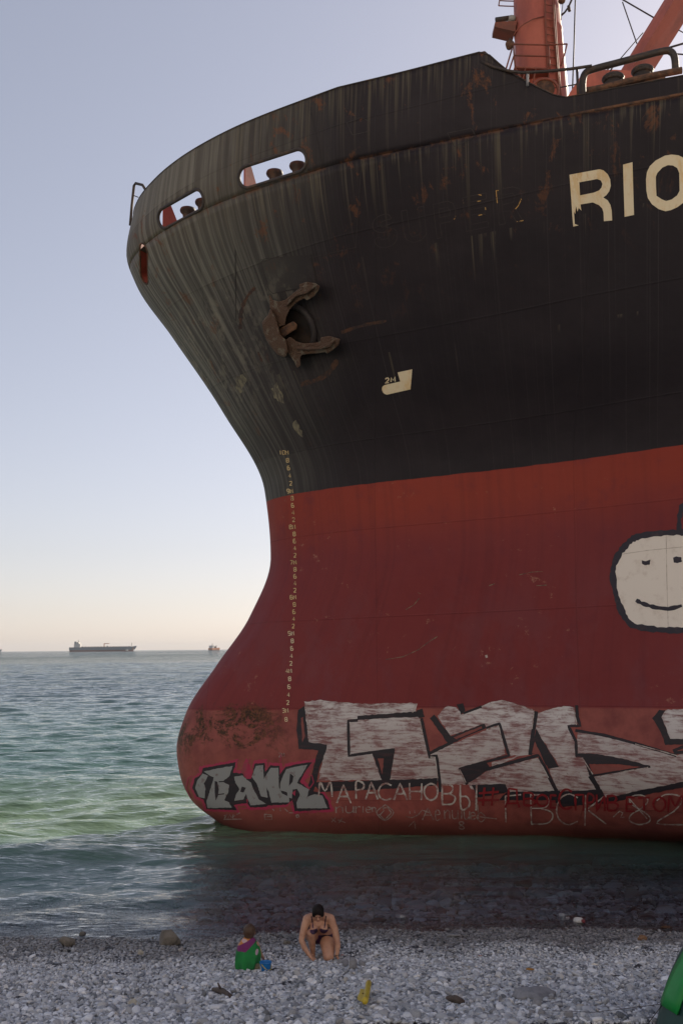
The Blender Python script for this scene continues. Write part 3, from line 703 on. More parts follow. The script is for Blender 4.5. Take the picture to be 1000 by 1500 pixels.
PALE = flatpaint('bare_patch', (0.17, 0.15, 0.10), (0.07, 0.06, 0.05), 0.42, 0.58, 3.0, (3, 3, 0.4))
def Z(ox, oy, s): return lambda pts: [(ox + a / s, oy + b / s) for a, b in pts]
def rnd(pts, k=5, closed=True): return [(v.x, v.y) for v in catmull([(a, b, 0) for a, b in pts], k, closed)]

# the ship's name: R, I, O, and the painted-over word before it
z = Z(820, 220, 5.556)
R_out = z([(75, 200), (200, 177), (320, 155)] + [(352, 165), (385, 195), (405, 235), (411, 290), (398, 335), (375, 366), (350, 385), (385, 408), (408, 445), (418, 490), (422, 572), (355, 578), (352, 510), (342, 475), (315, 447), (265, 425), (165, 442), (172, 492), (150, 470), (140, 500), (128, 455), (122, 520), (112, 500), (118, 600), (150, 612), (106, 622), (98, 530), (90, 400)])
R_in = z([(155, 262), (300, 235), (330, 246), (343, 275), (335, 305), (315, 328), (275, 345), (161, 368)])
mark('name_letter', CREAM, 0.012, [[R_out, R_in]], label='cream letter R with its lower left leg flaked away')
mark('name_letter', CREAM, 0.012, [z([(510, 118), (587, 98), (593, 310), (600, 527), (523, 543), (516, 330)])], label='cream letter I')
O_out = z([(697, 240), (704, 180), (728, 130), (775, 85), (850, 45), (905, 36), (960, 42), (1010, 66), (1048, 115), (1062, 170), (1060, 300), (1040, 372), (1005, 425), (950, 465), (900, 488), (855, 497), (800, 480), (745, 440), (712, 390), (700, 330)])
O_in = z([(777, 215), (790, 185), (830, 142), (875, 122), (915, 125), (950, 145), (967, 185), (970, 330), (950, 368), (905, 402), (860, 414), (825, 400), (782, 372), (778, 300)])
mark('name_letter', CREAM, 0.012, [[O_out, O_in]], label='cream letter O')
z = Z(530, 260, 4.0)
ghost = {'S': [rnd([(185, 262), (160, 275), (120, 290), (108, 280), (112, 262), (140, 250), (170, 240), (150, 215), (110, 222), (75, 245), (62, 280), (75, 310), (110, 322), (150, 318), (162, 335), (150, 355), (115, 362), (105, 350), (78, 362), (85, 395), (120, 410), (170, 400), (200, 370), (205, 325), (185, 300), (140, 290)], 4)],
    'U': [z0 for z0 in [[(230, 197), (262, 190), (280, 330), (300, 348), (330, 335), (345, 320), (328, 175), (360, 168), (378, 330), (350, 365), (300, 382), (262, 365), (247, 330), (230, 197)]]],
    'P': [[(415, 158), (500, 138), (530, 150), (548, 190), (545, 235), (520, 258), (455, 270), (468, 350), (440, 358), (415, 158)], [(450, 185), (500, 175), (518, 195), (512, 222), (455, 235), (450, 185)]],
    'E': [[(588, 118), (725, 90), (728, 125), (625, 145), (628, 190), (715, 172), (720, 205), (632, 222), (640, 275), (738, 255), (742, 288), (612, 316), (588, 118)]],
    'R': [[(783, 75), (880, 55), (920, 65), (935, 100), (925, 150), (900, 185), (942, 255), (905, 262), (865, 195), (825, 200), (838, 270), (803, 278), (783, 75)], [(815, 105), (880, 92), (895, 110), (885, 145), (820, 160), (815, 105)]]}
for ch, lines in ghost.items():
    o = mark('ghost_letter', WELD, 0.006, strokes=[z(l) for l in lines], w=1.1); o['label'] = 'painted-over letter %s showing only as a weld outline' % ch
z4 = Z(530, 260, 4.0)
mark('gold_remnant', GOLD, 0.010, strokes=[z4([(672, 98), (700, 104)]), z4([(675, 140), (702, 136)]), z4([(682, 222), (720, 214)]), z4([(722, 175), (724, 190)]), z4([(783, 78), (800, 76)]), z4([(785, 80), (792, 150)]), z4([(933, 125), (915, 165), (898, 185)]), z4([(905, 258), (945, 252)]), z4([(540, 245), (548, 225)]), z4([(590, 130), (595, 150)])], w=1.3, label='flecks of old gold paint left on the painted-over letters', split=True)
# bulbous-bow symbol
z = Z(550, 530, 14.28)
mark('bulb_symbol', CREAM, 0.012, [z([(460, 220), (765, 155), (748, 380), (730, 575), (480, 630), (240, 685), (195, 672), (158, 640), (135, 590), (135, 545), (148, 515), (185, 485), (350, 447), (515, 410)])])
mark('bulb_symbol_lettering', CREAM, 0.012, strokes=[z([(205, 365), (225, 340), (262, 335), (278, 358), (262, 390), (200, 448), (275, 432)]), z([(322, 418), (330, 330), (368, 385), (402, 312), (408, 408)])], w=1.7, label='small 2M lettering')
# draft marks
DIG = {'0': [[(0, 0), (1, 0), (1, 1), (0, 1), (0, 0)]], '1': [[(.5, 0), (.5, 1)]], '2': [[(0, .1), (.1, 0), (.9, 0), (1, .12), (1, .4), (0, .95), (0, 1), (1, 1)]],
       '4': [[(.75, 1), (.75, 0), (0, .68), (1, .68)]], '5': [[(1, 0), (.05, 0), (0, .45), (.85, .45), (1, .6), (1, .9), (.85, 1), (0, 1)]],
       '6': [[(.9, 0), (.15, 0), (0, .15), (0, .9), (.1, 1), (.9, 1), (1, .9), (1, .55), (.9, .45), (0, .45)]], '7': [[(0, 0), (1, 0), (.35, 1)]],
       '3': [[(0, 0), (.9, 0), (1, .1), (1, .4), (.9, .5), (.3, .5)], [(.9, .5), (1, .6), (1, .9), (.9, 1), (0, 1)]],
       '8': [[(.1, 0), (.9, 0), (1, .1), (1, .38), (.9, .47), (.1, .47), (0, .38), (0, .1), (.1, 0)], [(.1, .47), (0, .58), (0, .9), (.1, 1), (.9, 1), (1, .9), (1, .58), (.9, .47)]],
       '9': [[(.1, 1), (.85, 1), (1, .85), (1, .1), (.9, 0), (.1, 0), (0, .1), (0, .45), (.1, .55), (1, .55)]], 'M': [[(0, 1), (0, 0), (.5, .55), (1, 0), (1, 1)]]}
maj = {10: (418, 663), 9: (425.5, 719.5), 8: (429, 772), 7: (430.5, 824), 6: (430, 875.2), 5: (427, 928), 4: (423.5, 983), 3: (418.5, 1041), 2: (412, 1106)}
def draft(txt, cx, cy, h=5.7, w=3.3, gap=1.6, mat=YMARK):
    tot = len(txt) * w + (len(txt) - 1) * gap; st = []
    for i, ch in enumerate(txt):
        x0 = cx + 2.5 - tot + i * (w + gap)
        for ln in DIG[ch]: st.append([(x0 + a * w + (b - .5) * 0.5, cy - h / 2 + b * h - a * 0.35) for a, b in ln])
    o = mark('draft_mark', mat, 0.012, strokes=st, w=1.05); o['label'] = 'draft mark %s' % txt
for n_ in range(10, 2, -1):
    x, y = maj[n_]; draft('%dM' % n_, x + (1 if n_ < 10 else 2), y, mat=YMARK if n_ > 5 else CREAM)
    x2, y2 = maj[n_ - 1]
    for k, ch in ((1, '8'), (2, '6'), (3, '4'), (4, '2')):
        if n_ == 3 and k > 1: continue
        f = k / 5.0; draft(ch, x + (x2 - x) * f + 1.2, y + (y2 - y) * f, mat=YMARK if n_ > 5 else CREAM)
draft('2M', 414, 1106, mat=DIM)

# big silver graffito
z3 = Z(620, 1020, 4.1667); zA = Z(420, 1020, 3.3333); zD = Z(800, 1020, 5.0); zR = Z(270, 1090, 4.5455)
A = [(446, 1028), (470, 1025), (500, 1029), (530, 1031), (570, 1030), (611, 1030), (608, 1044), (614, 1053), (620, 1054), (625, 1085), (630, 1107), (639, 1107), (645, 1144), (571, 1143), (578, 1099), (545, 1103), (559, 1143), (466, 1143), (478, 1092), (451, 1089), (448, 1060)]
B1 = [(640, 1049), (648, 1040), (656, 1034), (668, 1036), (676, 1046), (690, 1040), (705, 1034), (718, 1028), (735, 1026), (762, 1033), (782, 1041), (779, 1075), (776, 1106), (745, 1107), (733, 1060), (712, 1066), (709, 1060), (659, 1078)]
B2 = [(628, 1104), (710, 1070), (730, 1063), (740, 1105), (674, 1125), (684, 1149), (645, 1149), (640, 1107), (630, 1107)]
B3 = [(683, 1147), (718, 1127), (787, 1110), (803, 1138), (818, 1163), (760, 1162), (690, 1156)]
B4 = [(719, 1117), (740, 1112), (760, 1107), (740, 1116), (720, 1123)]
C1 = [(786, 1045), (800, 1040), (825, 1034), (840, 1036), (845, 1062), (832, 1064), (842, 1083), (844, 1109), (853, 1110), (868, 1135), (864, 1137), (880, 1166), (818, 1163), (803, 1125), (818, 1122), (785, 1068)]
D1 = [(845, 1071), (880, 1078), (930, 1090), (990, 1107), (1000, 1104), (1040, 1098), (1040, 1146), (1000, 1150), (930, 1163), (880, 1168), (868, 1138), (910, 1130), (950, 1124), (910, 1112), (845, 1104)]
E1 = [(974, 1040), (1000, 1039), (1040, 1039), (1040, 1082), (981, 1083), (968, 1050)]
GL = 'big silver block-letter graffito outlined in black'
mark('graffiti_fill', SILVER, 0.004, [A, B1, B2, B3, B4, C1, D1, E1], rough=0.8, label=GL, split=True)
blk_p = [[(437, 1040), (446, 1034), (449, 1060), (452, 1087), (479, 1091), (478, 1099), (468, 1125), (463, 1150), (456, 1166), (452, 1150), (466, 1099), (438, 1097), (434, 1070)],
    [(523, 1049), (545, 1047), (612, 1042), (616, 1050), (560, 1052), (524, 1055)], [(545, 1103), (578, 1099), (571, 1143), (559, 1143)],
    [(629, 1052), (636, 1047), (661, 1080), (655, 1088)], [(655, 1088), (661, 1078), (709, 1060), (712, 1067), (680, 1080), (629, 1106), (627, 1102)],
    [(673, 1125), (712, 1116), (718, 1125), (700, 1138), (683, 1149)], [(785, 1068), (818, 1123), (803, 1126), (788, 1105), (777, 1104)],
    [(843, 1104), (870, 1104), (910, 1111), (952, 1122), (950, 1125), (910, 1120), (862, 1119), (869, 1135), (863, 1136), (853, 1110), (843, 1109)],
    [(955, 1052), (965, 1040), (974, 1040), (968, 1051), (981, 1082), (1000, 1083), (1040, 1082), (1040, 1090), (1000, 1091), (974, 1091), (966, 1070)],
    [(610, 1040), (618, 1038), (622, 1050), (612, 1052)], [(668, 1032), (678, 1030), (681, 1041), (675, 1047)],
    [(456, 1146), (640, 1140), (640, 1150), (560, 1156), (470, 1160)], [(690, 1150), (740, 1148), (745, 1160), (700, 1168)], [(796, 1160), (880, 1156), (890, 1176), (820, 1182)], [(730, 1172), (742, 1160), (820, 1158), (812, 1172)]]
blk_s = [(4.2, (524, 1055), (510, 1056), (511, 1107), (545, 1102), (578, 1098)), (4.5, (617, 1052), (622, 1076), (629, 1109), (639, 1107), (642, 1130), (645, 1160)),
    (4.2, (712, 1067), (731, 1060), (745, 1107), (673, 1126), (684, 1149)), (5, (712, 1127), (789, 1106), (804, 1138), (818, 1165)), (6, (785, 1042), (780, 1075), (776, 1106)),
    (4.4, (844, 1033), (845, 1050), (849, 1063), (832, 1063.5), (843, 1086), (844, 1108)), (4.2, (842, 1070), (885, 1077), (930, 1089), (990, 1107)), (3, (868, 1136), (910, 1129), (952, 1123)),
    (7, (864, 1136), (874, 1152), (882, 1170)), (8, (886, 1174), (930, 1163), (1000, 1149), (1040, 1145)), (4.5, (985, 1100), (1000, 1094), (1040, 1090)), (3.5, (678, 1045), (705, 1035)), (5, (986, 1103), (1010, 1101), (1040, 1098))]
mark('graffiti_outline', BLACKS, 0.008, blk_p, blk_s, 4, rough=0.6, srough=0.12, label='black outline of the big silver graffito')
mark('graffiti_gap', HRED, 0.012, [[(553, 1111), (562, 1111), (560, 1135)], [(783, 1086), (799, 1121), (789, 1105), (779, 1103)], [(866, 1121), (905, 1123), (915, 1127), (870, 1134)], [(664, 1080), (705, 1064), (706, 1067), (668, 1083)], [(441, 1052), (444, 1050), (447, 1078), (443, 1088)]], rough=0.4, split=True)
mark('graffiti_highlight', WHITES, 0.015, strokes=[[(760, 1034), (782, 1041), (779, 1068)], [(840, 1036), (842, 1055), (844, 1062)], [(930, 1090), (960, 1098), (991, 1107)], [(712, 1069), (730, 1063), (735, 1085)], [(787, 1111), (795, 1124), (803, 1139)], [(588, 1054), (615, 1055), (618, 1075)], [(853, 1111), (868, 1134)], [(673, 1127), (682, 1146)], [(630, 1109), (637, 1109), (641, 1140)], [(449, 1030), (451, 1050), (454, 1085)], [(765, 1117), (787, 1111)], [(908, 1131), (949, 1124)], [(604, 1044), (609, 1031)]], w=1.4, srough=0.3, split=True)
# smaller silver graffito on the bulb
blk = zR([(125, 160), (230, 140), (345, 120), (325, 190), (390, 195), (412, 232), (447, 228), (470, 130), (535, 125), (540, 185), (575, 140), (635, 145), (635, 205), (675, 150), (760, 132), (850, 118), (800, 190), (770, 250), (840, 310), (920, 328), (955, 375), (972, 435), (735, 447), (720, 372), (682, 402), (560, 407), (545, 418), (440, 422), (420, 392), (330, 405), (352, 440), (150, 432), (130, 367), (85, 350), (55, 290), (70, 230), (115, 200)])
pink = zR([(100, 150), (230, 125), (362, 98), (348, 175), (385, 170), (395, 120), (420, 95), (440, 150), (455, 190), (458, 112), (548, 100), (556, 150), (570, 122), (650, 128), (655, 165), (672, 132), (760, 115), (875, 98), (840, 185), (800, 245), (860, 300), (850, 318), (935, 322), (975, 375), (995, 450), (725, 462), (706, 392), (690, 415), (560, 425), (548, 436), (432, 438), (410, 405), (350, 412), (372, 455), (138, 446), (118, 382), (72, 362), (38, 290), (55, 222), (98, 190)])
mark('graffiti_halo', PINKS, 0.004, [pink], rough=1.0, L=4.5, label='pink halo sprayed round the small graffito on the bulb')
mark('graffiti_outline', BLACKS, 0.008, [blk], rough=0.5, L=4.5, label='black outline of the small graffito on the bulb')
gB = [[(75, 290), (90, 240), (125, 195), (160, 210), (132, 262), (143, 290), (138, 360), (100, 352)], [(132, 182), (230, 160), (325, 145), (300, 215), (255, 250), (300, 272), (295, 320), (268, 372), (300, 388), (318, 422), (157, 424), (150, 380), (180, 290), (198, 220), (165, 205)]]
gA = [[(333, 217), (390, 208), (418, 238), (445, 255), (462, 300), (500, 370), (545, 398), (442, 407), (420, 360), (412, 330), (395, 368), (335, 378), (348, 330), (368, 300), (342, 258)]]
gN = [[(450, 217), (478, 145), (526, 140), (530, 232), (577, 157), (627, 157), (632, 290), (655, 330), (697, 350), (700, 387), (582, 390), (560, 310), (548, 285), (556, 357), (512, 347), (482, 260)]]
gR = [[(640, 262), (660, 205), (682, 165), (755, 148), (822, 136), (792, 190), (765, 230), (752, 258), (832, 302), (818, 352), (868, 332), (920, 342), (955, 425), (752, 427), (747, 390), (770, 335), (750, 296), (722, 302), (716, 362), (690, 352), (686, 322), (640, 306)]]
mark('graffiti_fill', GREYF, 0.012, [zR(q) for q in gB + gA + gN + gR], rough=0.4, L=4.5, label='grey letters of the small graffito on the bulb', split=True)
mark('graffiti_detail', BLACKS, 0.016, [zR([(205, 245), (222, 250), (232, 300), (226, 345), (212, 375), (205, 320)]), zR([(385, 282), (412, 290), (396, 322), (374, 316)]), zR([(705, 195), (728, 212), (722, 250), (698, 278)])],
     [zR([(232, 250), (300, 246)]), zR([(226, 335), (268, 330)])], 1.6, L=4.5, split=True)
mark('graffiti_halo', PINKS, 0.016, [zR([(718, 325), (742, 305), (738, 345)]), zR([(415, 365), (424, 368), (422, 405)])], strokes=[zR([(405, 190), (430, 160), (425, 120), (440, 95)]), zR([(395, 215), (440, 205)]), zR([(380, 430), (430, 425), (520, 432), (600, 424)]), zR([(640, 120), (645, 70)]), zR([(790, 240), (850, 205), (862, 255), (838, 290)]), zR([(55, 210), (30, 225), (15, 290), (45, 360)])], w=1.4, L=4.5, label='loose pink spray lines', split=True)

# hand-lettered lines
GLY = {'М': [[(0, 1), (.08, 0), (.45, .62), (.85, 0), (1, 1.05)]], 'А': [[(0, 1), (.48, 0), (1, 1)], [(.2, .62), (.8, .62)]], 'Р': [[(.1, 1), (.12, 0), (.75, .02), (.95, .2), (.8, .42), (.14, .5)]],
       'С': [[(1, .12), (.6, 0), (.2, .15), (0, .5), (.15, .85), (.55, 1), (1, .9)]], 'Н': [[(0, 0), (.03, 1)], [(1, 0), (.98, 1)], [(0, .5), (1, .48)]], 'О': [[(.5, 0), (.12, .18), (0, .5), (.14, .85), (.5, 1), (.88, .84), (1, .5), (.86, .15), (.5, 0)]],
       'В': [[(.05, 0), (.08, 1)], [(.05, .02), (.7, .05), (.85, .25), (.65, .45), (.08, .48)], [(.5, .47), (.95, .6), (1, .8), (.75, .98), (.08, 1)]], 'Ы': [[(.05, 0), (.08, 1), (.45, 1), (.6, .78), (.45, .52), (.08, .5)], [(1, .0), (.97, 1.1)]],
       'Г': [[(.05, 1), (.02, .05), (.95, 0)]], 'К': [[(.05, 0), (0, 1.05)], [(.95, .05), (.12, .5), (1, 1)]], '8': [[(.55, .5), (.9, .22), (.7, .02), (.25, .05), (.15, .28), (.9, .68), (.95, .9), (.5, 1), (.1, .85), (.2, .65), (.55, .5)]], '2': [[(0, .2), (.3, 0), (.75, .02), (.9, .2), (.6, .55), (0, .95), (1.05, 1)]],
       '#': [[(.3, 0), (.2, 1)], [(.75, 0), (.65, 1)], [(0, .3), (1, .25)], [(0, .7), (1, .66)]], 'Д': [[(0, 1.1), (.1, .85), (.9, .85), (1, 1.1)], [(.2, .85), (.25, 0), (.8, .05), (.85, .85)]], 'Е': [[(1, .02), (.1, 0), (.05, .5), (.8, .48)], [(.05, .5), (.08, 1), (1, 1)]],
       'П': [[(.05, 1), (.05, 0), (.95, 0), (.97, 1)]], 'И': [[(.05, 0), (.08, 1), (.92, .05), (.97, 1)]], 'Т': [[(0, .02), (1, 0)], [(.5, 0), (.52, 1)]], 'n': [[(.05, .1), (.1, 1)], [(.08, .4), (.5, .1), (.8, .3), (.85, 1)]], 'u': [[(.05, 0), (.1, .8), (.45, 1), (.85, .7), (.9, 0), (.95, 1)]],
       'r': [[(.1, 0), (.15, 1)], [(.13, .4), (.5, .08), (.95, .12)]], 'i': [[(.5, .1), (.5, 1)]], 'e': [[(.05, .5), (.9, .45), (.7, .1), (.25, .1), (.05, .5), (.3, .95), (.95, .85)]], 'o': [[(.5, 0), (0, .5), (.5, 1), (1, .5), (.5, 0)]]}
def letters(name, mat, off, spec, w, label, rough=0.25):
    for ch, x0, x1, y0, y1 in spec:
        st = []
        for ln in GLY[ch]:
            pts = [(x0 + a * (x1 - x0) + random.uniform(-.3, .3), y0 + b * (y1 - y0) + random.uniform(-.3, .3)) for a, b in ln]
            st.append(rnd(pts, 4, False) if len(pts) > 4 else pts)
        mark('graffiti_letter', mat, off, strokes=st, w=w, label=label, srough=rough)
def S(ox, oy, s, lst): return [(c, ox + a / s, ox + b / s, oy + c0 / s, oy + d / s) for c, a, b, c0, d in lst]
letters('graffiti_lettering', WHITES, 0.020, S(450, 1130, 3.571, [('М', 62, 132, 55, 128), ('А', 155, 230, 70, 165), ('Р', 250, 300, 55, 140), ('А', 305, 368, 55, 145), ('С', 372, 440, 62, 148), ('А', 452, 522, 62, 148), ('Н', 535, 598, 60, 148), ('О', 612, 682, 62, 148), ('В', 700, 772, 65, 170), ('Ы', 795, 885, 70, 190)]), 2.5, 'row of white hand-painted Cyrillic capitals')
letters('graffiti_lettering', DIM, 0.020, S(450, 1130, 3.571, [('n', 148, 195, 178, 215), ('u', 200, 245, 180, 215), ('r', 250, 280, 180, 215), ('i', 285, 300, 178, 215), ('e', 305, 335, 182, 215), ('n', 338, 362, 182, 212), ('o', 362, 452, 172, 252), ('А', 600, 660, 190, 250), ('e', 668, 695, 195, 255), ('n', 715, 750, 195, 245), ('u', 755, 790, 200, 245), ('i', 800, 812, 200, 245), ('u', 818, 850, 205, 248), ('e', 850, 880, 210, 250), ('o', 885, 930, 210, 260), ('8', 790, 820, 260, 298)]), 1.5, 'faint chalky scribbles under the white capitals')
z5 = Z(450, 1130, 3.571)
mark('graffiti_lettering', DIM, 0.020, strokes=[z5([(515, 232), (545, 240), (580, 225), (600, 200), (640, 215)]), z5([(125, 240), (150, 262)]), z5([(150, 238), (128, 262)]), z5([(160, 250), (200, 265)]), z5([(185, 240), (165, 268)]), z5([(535, 205), (537, 220)]), z5([(560, 200), (562, 216)]), z5([(530, 285), (560, 255), (565, 300)]), z5([(375, 195), (395, 185), (400, 205), (380, 225)]), z5([(395, 190), (420, 188), (440, 215), (405, 250), (375, 222)]), z5([(890, 170), (895, 250)]), z5([(900, 235), (990, 245)])] + [Z(270, 1090, 4.5455)(q) for q in ([(268, 475), (290, 462), (270, 492)], [(295, 488), (305, 465), (318, 488)], [(325, 490), (328, 466), (342, 472), (328, 480)], [(350, 468), (372, 455)], [(265, 497), (385, 497)], [(535, 465), (538, 498), (585, 500), (582, 468), (535, 465)], [(540, 480), (580, 478)], [(590, 430), (600, 442)], [(640, 425), (642, 445)], [(670, 428), (690, 448)], [(695, 455), (730, 456)], [(745, 470), (760, 468), (765, 482), (750, 486), (745, 470)])], w=1.4, label='small pale tags low on the bulb', srough=0.3, split=True)
letters('graffiti_lettering', WHITES, 0.020, S(690, 1130, 3.226, [('Г', 160, 240, 108, 238), ('В', 275, 382, 105, 246), ('С', 402, 502, 105, 248), ('К', 535, 635, 108, 245), ('8', 735, 845, 108, 248), ('2', 875, 1010, 108, 248)]), 1.9, 'white Cyrillic letters and numerals in thin brush strokes')
z6 = Z(690, 1130, 3.226)
mark('graffiti_lettering', WHITES, 0.020, strokes=[z6([(670, 212), (700, 185), (715, 192), (705, 215), (722, 212)]), z6([(740, 120), (830, 220)])], w=1.6, label='thin white strokes among the numerals', split=True)
xs_ = [('#', 35, 130, 75, 160), ('Д', 160, 228, 80, 160), ('В', 245, 302, 98, 158), ('О', 310, 362, 108, 162), ('Е', 372, 402, 110, 168), ('С', 415, 476, 82, 175), ('П', 490, 532, 108, 182), ('Р', 545, 580, 108, 185), ('И', 590, 632, 108, 185), ('В', 640, 692, 110, 182), ('Е', 730, 772, 120, 185), ('Т', 788, 842, 122, 182), ('О', 860, 916, 118, 185), ('М', 930, 1005, 112, 190)]
letters('graffiti_lettering', REDS, 0.024, S(690, 1130, 3.226, xs_), 3.0, 'dark red sprayed Cyrillic hashtag')
# smiling white face at the right
fo = rnd([(897, 838), (904, 815), (915, 800), (927, 789), (943, 784), (967, 781), (990, 780), (1010, 781), (1030, 790), (1042, 808), (1046, 838), (1042, 880), (1030, 905), (1012, 921), (975, 923), (932, 918), (919, 910), (909, 893), (901, 868)], 5)
mark('face_fill', FACEW, 0.005, [fo], label='white smiling face painted on the red hull')
mark('face_outline', INK, 0.009, strokes=[(8.5, *fo, fo[0]), (5.5, (931, 879), (938, 883), (946, 886), (960, 890), (978, 892), (992, 889), (998, 887)), (7, (994, 778), (994, 760), (998, 742), (1008, 732), (1022, 735), (1030, 750), (1034, 780))], w=8, srough=0.30, label='dark blue outline and smile of the white face')
mark('weld_line', flatpaint('painted_seam', (0.40, 0.34, 0.29), (0.52, 0.46, 0.41), 0.45, 0.55, 4.0), 0.007, strokes=[[(975, 783), (976, 850), (978, 921)], [(908, 812), (950, 806), (1040, 797)]], w=0.8, srough=0.5, split=True)
mark('face_eye', INK, 0.009, [[(939, 821), (945, 822), (952, 820), (951, 827), (944, 828), (940, 826)]], rough=0.3, L=3)
mark('face_eye', INK, 0.009, [[(985, 817), (990, 815), (997, 816), (998, 823), (991, 825), (986, 824)]], rough=0.3, L=3)
mark('scratch', PALE, 0.004, strokes=[[(565, 966), (590, 962), (612, 952), (628, 940), (641, 932)], [(594, 893), (606, 886), (614, 876)], [(612, 868), (616, 870)], [(716, 858), (724, 855)], [(760, 842), (778, 838), (795, 837)], [(785, 858), (800, 857)]], w=0.9, srough=0.6, split=True)
mark('scratch', WHITES, 0.004, [[(710, 960), (713, 959), (714, 963), (711, 964)]])
# stains and bare patches
mark('rust_stain', RUSTS, 0.004, strokes=[(5, *rnd([(352, 482), (354, 455), (362, 435), (374, 421)], 5, False)), (6, *rnd([(440, 563), (462, 557), (482, 545), (494, 527)], 5, False)), (4, *rnd([(500, 487), (530, 477), (566, 470)], 5, False)), (3, (378, 515), (384, 530))], srough=0.5, rough=0.5, split=True)
mark('bare_patch', PALE, 0.004, [[(346, 552), (355, 548), (362, 556), (357, 566), (352, 577), (345, 568)], [(398, 570), (405, 560), (412, 575), (417, 592), (408, 588), (402, 582)], [(428, 622), (434, 614), (440, 628), (444, 640), (436, 636), (431, 630)]], rough=1.5, label='pale bare patches under the anchor', split=True)
mark('doubler_plate', HULLP, 0.012, [rnd([(383, 384), (388, 379), (452, 373), (456, 378), (463, 412), (459, 417), (400, 430), (395, 425)], 3)], L=6)
mark('weld_line', WELD, 0.014, strokes=[[(383, 384), (388, 379), (452, 373), (456, 378), (463, 412), (459, 417), (400, 430), (395, 425), (383, 384)], [(521, 362), (530, 235)], [(345, 365), (346, 470)], [(452, 378), (522, 362)], [(455, 160), (471, 240)], [(508, 180), (530, 172), (540, 178), (542, 192), (516, 198), (508, 180)], [(655, 195), (690, 188), (697, 200), (665, 215), (655, 195)]], w=0.9, srough=0.3, split=True)
# hawse pipe behind the anchor
hc, hn = onhull(434, 484); h_, v_ = frame_at(hc, hn); ring = [hc + hn * 0.05 + h_ * (0.62 * math.cos(a)) + v_ * (0.66 * math.sin(a)) for a in np.linspace(0, 2 * math.pi, 33)[:-1]]
under(tube_obj('hawse_pipe', ring, 0.085, HULLP, None, 10, True))
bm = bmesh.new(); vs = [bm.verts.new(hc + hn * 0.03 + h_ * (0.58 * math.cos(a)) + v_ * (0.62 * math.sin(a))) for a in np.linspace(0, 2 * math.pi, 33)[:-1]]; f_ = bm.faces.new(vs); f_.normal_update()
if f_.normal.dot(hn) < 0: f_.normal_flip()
under(bm_obj('hawse_mouth_shade', bm, paint('hawse_shade', (0.012, 0.010, 0.010), (0.03, 0.018, 0.012), 3.0, 0.9)))  # near-black disc paints the shade inside the pipe

# ------------------------------------------------------------------ deck fittings seen above the rail
def T(name, pts, rad, mat=None, parent=None, seg=8):
    o = tube_obj(name, [at(*p) for p in pts], rad, mat or DARKM, None, seg)
    if parent is not None: o.parent = parent
    else: under(o)
    return o
YP = 30.5
b0, b1 = at(756, 140, YP), at(831, 140, YP); t0, t1 = at(752, 0, YP), at(817, 0, YP)
cb = (b0 + b1) / 2; ct = (t0 + t1) / 2; rb_ = (b1 - b0).x / 2; rt_ = (t1 - t0).x / 2
dv = (ct - cb) / (ct.z - cb.z); kz = (rt_ - rb_) / (ct.z - cb.z)
bm = bmesh.new(); zlev = [16.9, 19.0, 21.0, 23.0, 24.9, 24.92, 24.98, 25.0, 27.4, 27.42, 27.48, 27.5, 31.0, 35.0]; rings = []
for zq in zlev:
    c_ = cb + dv * (zq - cb.z); r_ = rb_ + kz * (zq - cb.z) + (0.018 if zq in (24.92, 24.98, 27.42, 27.48) else 0)
    rings.append([bm.verts.new((c_.x + r_ * math.cos(6.28318 * k / 40), c_.y + r_ * math.sin(6.28318 * k / 40), zq)) for k in range(40)])
for A_, B_ in zip(rings, rings[1:]):
    for k in range(40): bm.faces.new((A_[k], A_[(k + 1) % 40], B_[(k + 1) % 40], B_[k]))
bm.faces.new(rings[-1]); post = under(bm_obj('crane_post', bm, CRANE, None, True)); post['label'] = 'thick tapered red crane post rising behind the bow rail'
zP = Z(720, 0, 7.143)
def kid(o, p=post): 
    mw = o.matrix_world.copy(); o.parent = p; o.matrix_parent_inverse = (Matrix.Translation(SHIP.location) @ p.matrix_parent_inverse).inverted(); return o
def TP(name, pts, Y, rad, mat=CRANED, seg=6): return kid(tube_obj(name, [at(*q, Y) for q in zP(pts)], rad, mat, None, seg))
YF = 29.25
bm = bmesh.new()
for pts in ([(230, 463), (590, 470), (785, 460)], [(240, 580), (590, 590)], [(225, 463), (232, 580), (243, 705)], [(590, 470), (598, 600), (605, 725)], [(785, 460), (770, 530), (720, 690)], [(243, 705), (420, 715), (605, 725)],
            [(243, 705), (330, 870)], [(350, 712), (315, 880)], [(460, 718), (430, 860)], [(210, 510), (130, 780)], [(228, 590), (160, 800)], [(240, 705), (205, 830)]):
    add_tube(bm, [at(*q, YF) for q in zP(pts)], 0.026, 6)
kid(bm_obj('platform_rail', bm, CRANED, None, True))
bm = bmesh.new(); q = [at(*a, YF) for a in zP([(243, 708), (605, 728)])]
vs = [q[0], q[1], q[1] + Vector((0, 0.7, 0)), q[0] + Vector((0, 0.7, 0))]; lo = [bm.verts.new(v) for v in vs]; hi = [bm.verts.new(v + Vector((0, 0, 0.05))) for v in vs]
bm.faces.new(lo); bm.faces.new(hi)
for i in range(4): bm.faces.new((lo[i], lo[(i + 1) % 4], hi[(i + 1) % 4], hi[i]))
bmesh.ops.recalc_face_normals(bm, faces=bm.faces); kid(bm_obj('platform', bm, CRANED))
bm = bmesh.new()
for pts in ([(555, -200), (558, 200), (575, 560), (600, 1000)], [(628, -200), (645, 200), (670, 560), (705, 1000)]): add_tube(bm, [at(*q, 29.62) for q in zP(pts)], 0.03, 6)
for k in range(14):
    yy = -110 + 78 * k; xl = 556 + max(0, yy) * 0.042; add_tube(bm, [at(*q, 29.62) for q in zP([(xl, yy), (xl + 78 + max(0, yy) * 0.026, yy + 16)])], 0.016, 6)
